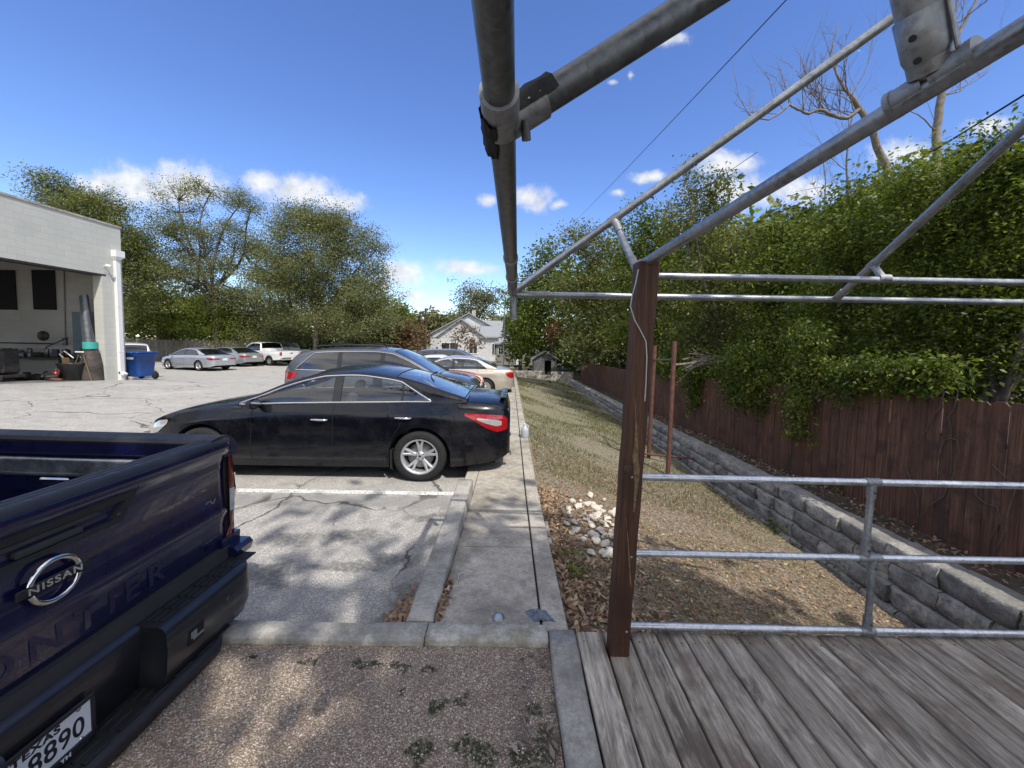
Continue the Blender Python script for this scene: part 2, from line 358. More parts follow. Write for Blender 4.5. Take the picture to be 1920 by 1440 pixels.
# ------------------------------------------------------------------ ground sheets
far=np.concatenate([np.linspace(-600,-70,12),np.linspace(-60,60,61),np.linspace(70,600,12)])
GM,nt,b,_=NT('rough_ground'); g=G(nt); g.set(b,'Base Color',g.ramp(g.noise(.8,8,.7),[(.3,(.06,.06,.025)),(.5,(.13,.115,.055)),(.7,(.20,.17,.10))])); b.inputs['Roughness'].default_value=.95
def zg(x,y):
    z=-1.75+.9*sstep(y,30,46); return z+.9*sstep(-x,30,60)*(1-sstep(y,30,46))
sheet('ground',far,np.concatenate([np.linspace(-300,-40,8),np.linspace(-36,80,59),np.linspace(90,900,16)]),zg,GM)
ys=np.concatenate([np.linspace(2.08,8,40),np.linspace(8.3,48,90)]); xs=np.concatenate([np.linspace(-62,-20,30),np.linspace(-19.6,-.57,70)])
sheet('parking_lot',xs,ys,z_lot,M['asphalt'])
sheet('parking_lot_side',np.linspace(-62,-9.2,40),np.linspace(-20,2.08,24),lambda x,y:z_lot(x,np.maximum(y,2.08)),M['asphalt'])
sheet('gravel_drive',np.linspace(-9.2,.232,120),np.linspace(-16,1.952,60),lambda x,y:z_gravel(x)+0*y,M['gravel'])
sheet('lawn',np.linspace(.30,4.75,60),np.concatenate([np.linspace(-4,1,6),np.linspace(1.2,27.6,150)]),z_lawn,M['lawn'])
sheet('terrace_ground',np.linspace(4.0,40,60),np.linspace(-12,44,80),lambda x,y:np.where(x<x_wall(y)-.05,z_base(y)-.3,z_terr(x,y)),M['soil'])
# sidewalk: slabs with joints over a dark bed
m=MB(); bed=MB()
def slab(m,x0,x1,y0,y1,drop,mm=0):
    n=max(2,int((y1-y0)/.5)+1); ysl=np.linspace(y0,y1,n); b=.006
    sec=[(x0,-drop),(x0,-b),(x0+b,0),(x1-b,0),(x1,-b),(x1,-drop)]
    Pq=np.array([[(x,y,float(z_side(y))+z) for (x,z) in sec] for y in ysl]); m.grid(Pq,mm,False)
    for r in (Pq[0],Pq[-1][::-1]): m.add([tuple(p) for p in r],[tuple(range(6))],mm,False)
cuts=[2.088,3.06,4.52,5.9,7.3,8.7,10.2,11.7,13.2,14.7,16.2,17.7,19.2,20.7,22.2,23.7,25.2,27]
for a,b_ in zip(cuts[:-1],cuts[1:]): slab(m,-.41,.196,a+.004,b_-.004,.5)
for a,b_ in zip([2.05,6.6,11.2,15.8,20.4],[6.6,11.2,15.8,20.4,27]): slab(m,.210,.352,a+.004,b_-.004,.8)
for a,b_ in zip([4.34,9,14,19,24],[9,14,19,24,27]): slab(m,-.568,-.416,a+.004,b_-.004,.5)
tag(m.build('sidewalk',M['walk']),kind='structure')
sheet('sidewalk_bed',np.linspace(-.57,.345,3),np.linspace(2.06,27,60),lambda x,y:z_side(y)-.03,M['joint'])
# kerbs
def kerb(name,mat,x0,x1,y0,y1,zt,drop,n=30,along='y',jit=.003):
    m=MB(); t=np.linspace(0,1,n); bb=.014; w=(x1-x0) if along=='y' else (y1-y0)
    sec=[(0,-drop),(0,-bb),(bb*.35,-bb*.3),(bb,0),(w-bb,0),(w-bb*.35,-bb*.3),(w,-bb),(w,-drop)]
    P_=[]
    for q in t:
        row=[]
        for (a,z) in sec:
            j=jit*math.sin(q*37+a*60)+jit*.6*math.sin(q*91+z*30)
            row.append((x0+a+j,y0+(y1-y0)*q,zt+z+j*.7) if along=='y' else (x0+(x1-x0)*q,y0+a+j,zt+z+j*.7))
        P_.append(row)
    m.grid(np.array(P_) if along=='x' else np.array(P_)[::-1],0,True)
    for r in (P_[0][::-1],P_[-1]): m.add(r,[tuple(range(8))],0,False)
    o=m.build(name,mat,merge=1e-5); 
    return tag(o,kind='structure')
kerb('kerb',M['kerb'],-.572,-.413,2.09,4.33,.0,.45)
kerb('kerb',M['kerb'],-9.2,-.437,1.952,2.086,.0,.45,60,'x')
kerb('kerb',M['kerb_moss'],-.431,.228,1.955,2.082,.001,.30,14,'x')
kerb('kerb',M['border'],.236,.378,-6,2.035,.002,.3,60)
# painted bay lines: thin worn paint sheets on the lot
WP,nt,b,out=NT('worn_white_paint'); g=G(nt); b.inputs['Base Color'].default_value=(.72,.71,.68,1); b.inputs['Roughness'].default_value=.8
tr=g.n('ShaderNodeBsdfTransparent'); mx=g.n('ShaderNodeMixShader'); g.set(mx,0,g.math('MULTIPLY',g.rng(g.noise(38,6,.75),.36,.52),g.rng(g.noise(2.5,3),.25,.5,.45,1))); nt.links.new(tr.outputs[0],mx.inputs[1]); nt.links.new(b.outputs[0],mx.inputs[2]); nt.links.new(mx.outputs[0],out.inputs[0])
for y in (4.66,8.05,11.1,14.0):
    sheet('painted_line',np.linspace(-5.6,-.6,20),np.array([y-.055,y+.055]),lambda x,y_:z_lot(x,y_)+.005,WP)
# ------------------------------------------------------------------ wood / metal materials
def woodmat(name,cols,axis='y',scale=1.0,stain=(.10,.085,.07),rough=.85,bump=.5,red=None):
    m,nt,b,_=NT(name); g=G(nt)
    off=g.n('ShaderNodeCombineXYZ'); t=g.attr('tint'); g.set(off,0,g.math('MULTIPLY',t,31)); g.set(off,1,g.math('MULTIPLY',t,17)); g.set(off,2,g.math('MULTIPLY',t,9))
    co=g.vm('ADD',g.co,off.outputs[0]).outputs[0]
    sc={'y':(26*scale,1.1*scale,26*scale),'z':(26*scale,26*scale,1.1*scale),'x':(1.1*scale,26*scale,26*scale)}[axis]
    mp=g.map(sc,co=co); gr=g.noise(1.6,6,.66,mp,.6); fi=g.noise(5,4,.6,g.map(tuple(x*2.4 for x in sc),co=co)); bl=g.noise(2.6,5,.65,co)
    c=g.ramp(gr,[(.28,cols[0]),(.5,cols[1]),(.72,cols[2])]); c=g.mix(g.rng(fi,.42,.7,0,.55),c,cols[0])
    c=g.mix(g.rng(bl,.47,.68,0,.78),c,stain)
    if axis=='y': b2=g.noise(3.4,6,.7,g.map((2.2,.55,2.2),co=co),.8); c=g.mix(g.rng(b2,.50,.64,0,.75),c,[x*.62 for x in stain]); c=g.mix(g.rng(b2,.46,.33,0,.55),c,[min(1,x*1.18) for x in cols[2]])
    c=g.mix(g.math('MULTIPLY',t,.38),c,stain)
    if red: c=g.mix(g.rng(g.noise(1.3,4,.6,co),.52,.7,0,.45),c,red)
    g.set(b,'Base Color',c); b.inputs['Roughness'].default_value=rough; b.inputs['Specular IOR Level'].default_value=.25
    g.set(b,'Normal',g.bump(g.math('ADD',gr,g.math('MULTIPLY',fi,.6)),bump,.006)); return m
M['deck']=woodmat('weathered_deck_wood',[(.14,.117,.09),(.39,.345,.28),(.68,.625,.53)],'y',1.25,stain=(.125,.10,.08),red=(.20,.13,.09),bump=.8)
M['post']=woodmat('stained_brown_post_wood',[(.035,.017,.011),(.085,.04,.024),(.145,.075,.045)],'z',.8,stain=(.04,.02,.013),rough=.6,bump=.25)
M['fence']=woodmat('stained_redwood_picket',[(.06,.031,.022),(.14,.072,.048),(.24,.138,.098)],'z',.9,stain=(.05,.034,.028),rough=.85,bump=.4)
M['greyfence']=woodmat('grey_weathered_picket',[(.13,.12,.105),(.24,.225,.20),(.34,.32,.28)],'z',.9,stain=(.12,.11,.095))
def galv(name,base=(.33,.35,.37),rough=.38,metal=.85,streak='x',rust=0):
    m,nt,b,_=NT(name); g=G(nt); f=g.noise(9,6,.7); f2=g.noise(60,4,.6)
    c=g.ramp(f,[(.3,[x*.62 for x in base]),(.55,base),(.8,[min(1,x*1.25) for x in base])]); c=g.mix(g.rng(f2,.52,.72,0,.5),c,[x*.42 for x in base]); sp=g.n('ShaderNodeSeparateColor',ins={'Color':g.vor(75,out='Color')}).outputs[0]; c=g.mix(g.rng(sp,.2,.9,0,.3),c,[min(1,x*1.5) for x in base])
    if rust: c=g.mix(g.math('MULTIPLY',g.rng(g.noise(4.5,6,.7),.56,.68),rust),c,(.15,.055,.03))
    g.set(b,'Base Color',c); b.inputs['Metallic'].default_value=metal; g.set(b,'Roughness',g.rng(f,.3,.7,rough-.08,rough+.14))
    g.set(b,'Normal',g.bump(f2,.06,.004)); return m
M['galv']=galv('galvanised_pipe'); M['galv_lt']=galv('bright_galvanised_pipe',(.60,.62,.64),.34); M['galv_dk']=galv('dull_galvanised_pipe',(.15,.158,.163),.42,.85,rust=.4); M['cast']=galv('cast_fitting_metal',(.29,.30,.31),.5,.75); M['rustpipe']=plain('rust_brown_painted_pipe',(.115,.055,.04),.7,0,.35,0,.3,14,.15,60)
M['bolt']=plain('dark_bolt_steel',(.08,.08,.085),.45,.8); M['cloth']=plain('black_torn_cloth',(.012,.012,.013),.9,bump=.5,bscale=50)
M['wire']=plain('grey_wire',(.45,.45,.44),.5); M['cable']=plain('black_cable',(.012,.012,.013),.6)
# ------------------------------------------------------------------ deck
dk=thing('wooden_deck','weathered grey plank deck in the near right foreground','deck',(0,0,0))
n=27; V=[]; T=[]
m=MB(); tint=[]
for i in range(n):
    x0=.388+i*.148; w=.1365+random.uniform(-.0015,.001); y1=2.028+random.uniform(-.006,.006); zt=random.uniform(-.002,.002); r=random.random()
    sec=[(0,-.036),(0,-.005),(.004,0),(.03,.0008),(w/2,.0004),(w-.03,.0008),(w-.004,0),(w,-.005),(w,-.036)]
    ysn=np.linspace(-5,y1,24); wob=[.0012*math.sin(y*2.3+i*5) for y in ysn]
    Pq=np.array([[(x0+a+wo_,y,zt+z) for a,z in sec] for y,wo_ in zip(ysn,wob)])
    f0=len(m.f); m.grid(Pq[::-1],0,True); m.add(Pq[-1].tolist(),[tuple(range(9))[::-1]],0,False); tint+= [r]*(len(m.f)-f0)
o=m.build('decking',M['deck'],dk); a=o.data.attributes.new('tint','FLOAT','FACE'); a.data.foreach_set('value',tint)
m=MB(); m.box((2.38,2.0,-.13),(3.97,.036,.185)); m.build('fascia_board',M['deck'],dk)
for y in (1.2,.2,-.8,-1.8,-2.8,-3.8): MB().box((2.38,y,-.14),(3.97,.04,.2)).build('joist',M['deck'],dk)
for x in (1.2,2.4,3.7):
    for y in (1.85,-.5): MB().box((x,y,-.8),(.09,.09,1.1)).build('support_post',M['deck'],dk)
# nail heads
m=MB()
for i in range(n):
    for y in (1.96,1.2,.2):
        for q in (.03,.108): m.lathe([(.0001,.0012),(.0035,.001),(.0045,-.001)],8,'z',(.388+i*.148+q,y+random.uniform(-.01,.01),.0015))
m.build('nail_heads',M['bolt'],dk)['kind']='stuff'
# ------------------------------------------------------------------ leaning post
b0=(at(1143,1231,z=0)+at(1181,1233,z=0))/2; b0.y+=.05
t0=at(1202,500,y=1.985); hw=.048
ps=thing('wooden_post','brown stained leaning timber post at the corner of the deck','post',(b0.x,b0.y,0))
dv=t0-b0; dv.y=0.0
m=MB(); P_=[]; cc=.008
for k in range(22):
    q=k/21; c=Vector((dv.x*q,0,dv.z*q)); j=.0018*math.sin(k*1.7); w=hw*(1.0+.05*q)
    sec=[(-w,-w+cc),(-w+cc,-w),(w-cc,-w),(w,-w+cc),(w,w-cc),(w-cc,w),(-w+cc,w),(-w,w-cc),(-w,-w+cc)]
    P_.append([(c.x+a+j,c.y+b_,c.z+.002-(.12 if k==0 else 0)) for a,b_ in sec])
m.grid(np.array(P_),0,False); m.add(P_[-1][:8],[tuple(range(8))],0,False)
o=m.build('timber',M['post'],ps); o.data.attributes.new('tint','FLOAT','FACE').data.foreach_set('value',[.12]*len(o.data.polygons))
M['scar']=plain('bare_wood_scar',(.15,.095,.045),.7,var=.6,scale=40,bump=.3,bscale=90); M['knot']=plain('wood_knot',(.05,.025,.014),.7,var=.4,scale=40)
def on_post(px,py,off=.002):
    p=at(px,py,y=b0.y-hw-off); return Vector((p.x-b0.x,p.y-b0.y,p.z))
def strip(pairs,name,mat):
    m=MB(); L=[on_post(a,y) for a,_,y in pairs]; Rr=[on_post(b_,y) for _,b_,y in pairs]
    m.grid(np.array([[tuple(l),tuple((l+r)/2+Vector((0,-.002,0))),tuple(r)] for l,r in zip(L,Rr)])[::-1]); m.build(name,mat,ps)
strip([(1190,1191,745),(1191,1194,790),(1190,1197,830),(1186,1196,855),(1188,1200,880),(1190,1197,910),(1187,1190,960)],'wood_scar',M['scar'])
strip([(1173,1174,970),(1176,1178,1010),(1179,1182,1060),(1181,1184,1100)],'wood_scar',M['scar'])
c_=on_post(1177,880,.001); MB().lathe([(.0,-.003),(.008,-.0035),(.013,-.002),(.017,-.003),(.021,0)],18,'y',tuple(c_)).build('knot',M['knot'],ps)
for px,py in ((1185,895),(1191,937),(1184,1045),(1175,1185)): MB().lathe([(.0,-.004),(.005,-.003),(.007,0)],10,'y',tuple(on_post(px,py,0))).build('bolt_head',M['cast'],ps)
m=MB(); pts=[]
for px,py in ((1197,505),(1192,530),(1185,555),(1182,575),(1190,600),(1201,620),(1211,640),(1213,670),(1211,720),(1209,752)):
    p=at(px,py,y=b0.y-hw-.012); pts.append(p)
w=MB().tube(pts,.0028,6).build('loose_wire',M['wire']); tag(w,'thin pale wire dangling down the brown timber post','wire')
# ------------------------------------------------------------------ awning pipe frame
cf=thing('awning_frame','galvanised pipe awning frame reaching overhead from the timber post','pipe frame',(0,2.45,1.9))
O=Vector((0,2.45,1.9))
def pipe(name,p0,p1,r,mat='galv',seg=2,parent=cf,org=O,n=20):
    p0=Vector(p0); p1=Vector(p1); return MB().tube([p0.lerp(p1,i/seg)-org for i in range(seg+1)],r,n).build(name,M[mat],parent)
A1=at(962,548,y=2.45); A0=Vector((-.052,.12,2.125)); 
a0=at(925,20,y=.55); dA=(a0-A1); A0=A1+dA*1.22
pipe('eave_pipe',A0,A1,.0285,'galv_dk',8)
def sleeve(c0,c1,r,name='sleeve',mat='cast'):
    pipe(name,c0,c1,r,mat,2)
Aat=lambda y:A1+dA*((y-A1.y)/dA.y)
for y,l,r in ((2.42,.16,.0315),(2.05,.02,.034),(1.72,.03,.033),(.80,.10,.036)): sleeve(Aat(y),Aat(y-l),r)
pipe('corner_stub',A1+Vector((0,0,.03)),at(964,600,y=2.45),.021,'galv_dk')
# rafter B at y~.8
B0=Aat(.79)+Vector((0.0,0,-.004)); B1=at(1325,-8,y=.79); B2=B0+(B1-B0)*1.9
pipe('rafter',B0,B2,.0295,'galv_dk',6); dB=(B1-B0).normalized()
sleeve(B0+dB*.015,B0+dB*.095,.035); 
pipe('bolt',B0+dB*.055+Vector((0,-.02,-.03)),B0+dB*.055+Vector((.004,-.01,-.062)),.009,'bolt',1)
m=MB(); rng=random.Random(3); pc=Aat(.83)-O
for k in range(5):
    P_=[]; a0_=-.9+k*.4
    for i in range(9):
        row=[]
        for j in range(5):
            an=math.pi*(.55+.9*i/8); rr=.0335+.004*rng.random()
            row.append((pc.x+math.cos(an)*rr-.006*rng.random(),pc.y-.09+.03*j+.01*rng.random(),pc.z+math.sin(an)*rr+.006*rng.random()))
        P_.append(row)
    m.grid(np.array(P_))
m.build('torn_wrap',M['cloth'],cf)
m=MB(); q0=B0+dB*.045; P_=[]
for i in range(10):
    row=[]
    for j in range(6):
        an=math.pi*(-.1+1.15*j/5); c=q0+dB*(.012*i-.03); up=Vector((0,0,1)); si=dB.cross(up).normalized(); u2=si.cross(dB)
        rr=.0365+.004*rng.random()*(1 if i<8 else .4); p=c+(si*math.cos(an)+u2*math.sin(an))*rr-O; row.append(tuple(p))
    P_.append(row)
m.grid(np.array(P_)); m.build('torn_wrap',M['cloth'],cf)
# tie pipe G at the far end, tie pipe at the post, hip C, eave D, hip E, braces
G0=at(968,552,y=2.45); G1=at(1925,567,y=2.45); pipe('tie_pipe',G0,G0+(G1-G0)*1.25,.0195,'galv',6); dG=(G1-G0).normalized()
sleeve(G0+dG*.03,G0+dG*.21,.0225)
F0=at(1206,516.7,y=2.03); F1=at(1925,530,y=2.03); pipe('tie_pipe',F0,F0+(F1-F0)*1.25,.0175,'galv',6)
C0=A1.copy(); C1=at(1690,22,y=1.64); pipe('hip_pipe',C0,C0+(C1-C0)*1.3,.0205,'galv',6); dC=(C1-C0)
Cb=C0+dC*((1150-962)/(1690-962)*.86)
D0=at(1193,503,y=1.97); D1=at(1835,108,y=.80); dD=D1-D0; pipe('eave_pipe',D0,D0+dD*1.5,.0235,'galv',6)
E0=at(1568,560,y=2.45); E1=at(1832,318,y=1.53); dE=E1-E0; pipe('hip_pipe',E0,E0+dE*1.8,.0195,'galv',6)
def near_on(P0,dv,px,py):
    r_=ray(px,py).normalized(); best=min((i/400 for i in range(520)),key=lambda q:((P0+dv*q-CAM_P)-r_*((P0+dv*q-CAM_P).dot(r_))).length); return P0+dv*best
Cp=near_on(C0,dC,1151,411); pipe('brace',Cp,D0+Vector((0,.0,-.005)),.0185,'galv',2)
sleeve(Cp-dC.normalized()*.03,Cp+dC.normalized()*.03,.0245); bd=(D0-Cp).normalized(); sleeve(Cp,Cp+bd*.1,.0215); sleeve(D0-bd*.07,D0,.0215); sleeve(D0,D0+dD.normalized()*.045,.028)
Ep=near_on(E0,dE,1637,497); Fp=at(1656,522,y=2.03); pipe('brace',Ep,Fp,.017,'cast',2); sleeve(Ep-dE.normalized()*.025,Ep+dE.normalized()*.025,.0235); sleeve(Fp-Vector((.03,0,0)),Fp+Vector((.03,0,0)),.022)
sleeve(E0-dE.normalized()*.01,E0+dE.normalized()*.09,.0225)
# big bracket on D
Dp=at(1748,152,y=.87); Dt=at(1716,-10,y=.835); up=(Dt-Dp).normalized(); pipe('strut',Dp+up*.02,Dp+up*.62,.036,'cast',3)
MB().tube([Dp+up*q-O for q in (.012,.03,.06,.14,.143)],[.024,.031,.040,.041,.037],20).build('socket',M['cast'],cf); dd=dD.normalized()
for s_ in (-1,1): sleeve(Dp+dd*.075*s_,Dp+dd*.006*s_,.0305,'collar'); sleeve(Dp+dd*.075*s_,Dp+dd*.062*s_,.0335,'collar')
m=MB(); si=up.cross(dd).normalized()
for k,(w_,t_) in enumerate(((.036,.0),)):
    Rm=Matrix((dd,si,up)).transposed(); m.box(tuple(Dp+up*.03-O),(.05,.05,.07),Rm,bev=.02)
m.build('clamp_block',M['cast'],cf)
for q in (.055,.10): pipe('bolt',Dp+up*q-si*.042-Vector((0,0,0)),Dp+up*q+si*.042,.0065,'bolt',1)
m=MB(); Rm=Matrix((dd,si,up)).transposed(); m.box(tuple(Dp+up*.15+dd*.046-O),(.005,.018,.24),Rm,bev=.002); m.build('side_plate',M['cast'],cf)
# ------------------------------------------------------------------ railing
rl=thing('pipe_railing','three rail galvanised pipe railing along the deck edge','railing',(0,2.02,0)); OR=Vector((0,2.02,0))
RY=2.02; rails=[]
for (y0,y1) in ((894,911),(1037,1052),(1173,1189)):
    p0=at(1170+ (14 if y0<900 else 6 if y0<1100 else -2),y0-.4,y=RY); p1=at(1925,y1,y=RY); pipe('rail',p0,p0+(p1-p0)*1.35,.0185,'galv_lt',6,rl,OR); rails.append((p0,p1))
def rp(i,px):
    p0,p1=rails[i]; q=(at(px,(894,1037,1173)[i],y=RY).x-p0.x)/(p1.x-p0.x); return p0.lerp(p1,q)
for (i,pa,j,pb) in ((0,1636,1,1622),(1,1638,2,1626)):
    a_=rp(i,pa); b_=rp(j,pb); pipe('baluster',a_,b_,.0165,'galv',2,rl,OR); d_=(b_-a_).normalized()
    for c,s_ in ((a_,1),(b_,-1)):
        MB().tube([c-Vector((.038,0,0))-OR,c+Vector((.038,0,0))-OR],.0225,16).build('tee_fitting',M['cast'],rl)
        MB().tube([c-OR,c+d_*s_*.085-OR],.0215,16).build('tee_fitting',M['cast'],rl)
        MB().lathe([(0,-.006),(.006,-.005),(.008,0)],8,'y',tuple(c+d_*s_*.05-OR-Vector((0,.021,0)))).build('set_screw',M['bolt'],rl)
# ------------------------------------------------------------------ vehicle materials
def paint(name,c,metal=.0,rough=.32,flake=.0,coat=1.0):
    m,nt,b,_=NT(name); g=G(nt); d=g.noise(7,5,.7)
    g.set(b,'Base Color',g.mix(g.rng(d,.4,.75,0,.10),c,[min(1,x*.7+.04) for x in c])); b.inputs['Metallic'].default_value=metal
    g.set(b,'Roughness',g.rng(d,.3,.7,rough-.05,rough+.1)); b.inputs['Coat Weight'].default_value=coat; b.inputs['Specular IOR Level'].default_value=.5 if coat>.6 else .28
    g.set(b,'Coat Roughness',g.rng(g.noise(3,4,.6),.35,.75,.015,.07)); return m
def glass(name,tint,refl=1.0):
    m,nt,b,out=NT(name); nt.nodes.remove(b); g=G(nt)
    tr=g.n('ShaderNodeBsdfTransparent'); tr.inputs[0].default_value=(*tint,1); gl=g.n('ShaderNodeBsdfGlossy'); gl.inputs['Roughness'].default_value=.015; gl.inputs[0].default_value=(.95,.97,1,1)
    fr=g.n('ShaderNodeFresnel'); fr.inputs['IOR'].default_value=1.55; f=g.math('MINIMUM',g.math('ADD',g.math('MULTIPLY',fr.outputs[0],1.25*refl),.035),1)
    mx=g.n('ShaderNodeMixShader'); g.set(mx,0,f); nt.links.new(tr.outputs[0],mx.inputs[1]); nt.links.new(gl.outputs[0],mx.inputs[2]); nt.links.new(mx.outputs[0],out.inputs[0]); return m
M['black_paint']=paint('black_metallic_paint',(.003,.0034,.006),.0,.22,coat=.45); M['blue_paint']=paint('deep_blue_paint',(.006,.007,.042),.15,.28)
M['grey_paint']=paint('slate_grey_paint',(.085,.092,.115),.55,.33); M['silver_paint']=paint('silver_paint',(.44,.47,.51),.55,.36); M['dsilver_paint']=paint('darker_silver_paint',(.30,.32,.345),.55,.36)
M['white_paint']=paint('white_paint',(.74,.74,.73),0,.35); M['gold_paint']=paint('champagne_paint',(.46,.42,.35),.5,.36); M['red_paint']=paint('red_paint',(.42,.02,.025),.1,.35); M['char_paint']=paint('charcoal_paint',(.035,.038,.045),.4,.34)
M['glass']=glass('tinted_window_glass',(.66,.72,.70)); M['glass_dk']=glass('dark_window_glass',(.10,.11,.115)); M['glass_cl']=glass('clear_windscreen_glass',(.6,.66,.65))
M['chrome']=plain('polished_chrome',(.72,.73,.74),.12,1,var=.03); M['alloy']=plain('silver_alloy',(.50,.51,.52),.38,.7,var=.06); M['tyre']=plain('black_tyre_rubber',(.018,.018,.0185),.82,0,.3,var=.3,scale=30,bump=.2,bscale=120)
M['blackplastic']=plain('black_trim_plastic',(.017,.0175,.019),.5,0,.45,var=.2,scale=14,bump=.08,bscale=300); M['darkwell']=plain('dark_wheel_well',(.006,.006,.006),.95); M['pillar']=plain('gloss_black_pillar',(.006,.006,.007),.3,0,.5,.4,var=.1); M['seam']=plain('dark_panel_gap',(.002,.002,.002),.8,var=0)
M['redlens']=plain('red_tail_lens',(.30,.006,.010),.12,0,.6,1.0,var=.25,scale=30); M['whitelens']=plain('clear_lamp_lens',(.42,.43,.44),.1,.25,.6,1.0,var=.15,scale=40); M['amber']=plain('amber_lamp_lens',(.55,.14,.02),.15,0,.6,1)
M['seat']=plain('grey_seat_cloth',(.10,.10,.105),.8,var=.15); M['interior']=plain('dark_cabin_trim',(.03,.03,.032),.75); M['plate']=plain('white_plate_metal',(.66,.68,.70),.4,var=.05); M['platetext']=plain('black_plate_ink',(.012,.012,.02),.5,var=0)
def make_wheel(parent,u,v,side,r=.338,rim=.23,w=.225,spokes=5,double=True,cover=False,seed=0):
    """side=+1: outer face towards +v"""
    wh=bpy.data.objects.new('wheel',None); COL.objects.link(wh); wh.parent=parent; wh.location=(u,v,r); wh.empty_display_size=.1
    if side<0: wh.rotation_euler=(0,0,math.pi)
    h=w/2
    m=MB(); m.lathe([(rim-.012,-h*.8),(rim+.004,-h),(r-.05,-h*1.02),(r-.014,-h*.92),(r,-h*.66),(r,-h*.36),(r-.006,-h*.34),(r-.006,-h*.3),(r,-h*.28),(r,h*.28),(r-.006,h*.3),(r-.006,h*.34),(r,h*.36),(r,h*.66),(r-.014,h*.92),(r-.05,h*1.02),(rim+.02,h*1.0),(rim+.004,h*.97),(rim-.012,h*.8)],56,'y'); m.build('tyre',M['tyre'],wh)
    m=MB(); m.lathe([(rim-.03,-h*.8),(rim-.035,0),(rim-.028,h*.72),(rim-.010,h*.86),(rim+.004,h*.93),(rim-.004,h*.95),(rim-.022,h*.82)],48,'y')
    m.lathe([(.0005,h*.60),(.03,h*.60),(.045,h*.55),(.062,h*.50),(.062,h*.2)],24,'y')
    if cover:
        m.lathe([(.06,h*.5),(.12,h*.66),(rim-.05,h*.66),(rim-.02,h*.78)],40,'y')
    for k in range(spokes):
        a=2*math.pi*k/spokes+.31
        offs=(-.17,.17) if double else (0,)
        for o_ in offs:
            P_=[]
            for q in np.linspace(0,1,7):
                rr=.045+(rim-.06)*q; an=a+o_*(.35+.75*q); hw_=(.019-.004*q) if double else (.032-.004*q); z=h*(.50+.32*q**1.3)
                c=Vector((math.cos(an)*rr,0,math.sin(an)*rr)); t=Vector((-math.sin(an),0,math.cos(an)))
                P_.append([tuple(c+t*hw_*x+Vector((0,z+dz,0))) for x,dz in ((-1.15,-.05),(-1,-.006),(-.55,0),(0,-.004),(.55,0),(1,-.006),(1.15,-.05))])
            m.grid(np.array(P_))
    m.build('rim',M['alloy'],wh)
    m=MB(); m.lathe([(.05,h*.05),(rim-.07,h*.05),(rim-.07,h*-.05)],32,'y'); m.build('brake_disc',M['cast'],wh)
    m=MB()
    for k in range(5): a=2*math.pi*k/5; m.lathe([(.0,h*.55),(.009,h*.55),(.0095,h*.5)],8,'y',(math.cos(a)*.047,.004,math.sin(a)*.047))
    m.lathe([(.0,h*.63),(.017,h*.625),(.02,h*.58)],16,'y'); m.build('wheel_nuts',M['bolt'],wh)
    return wh
class Car: pass
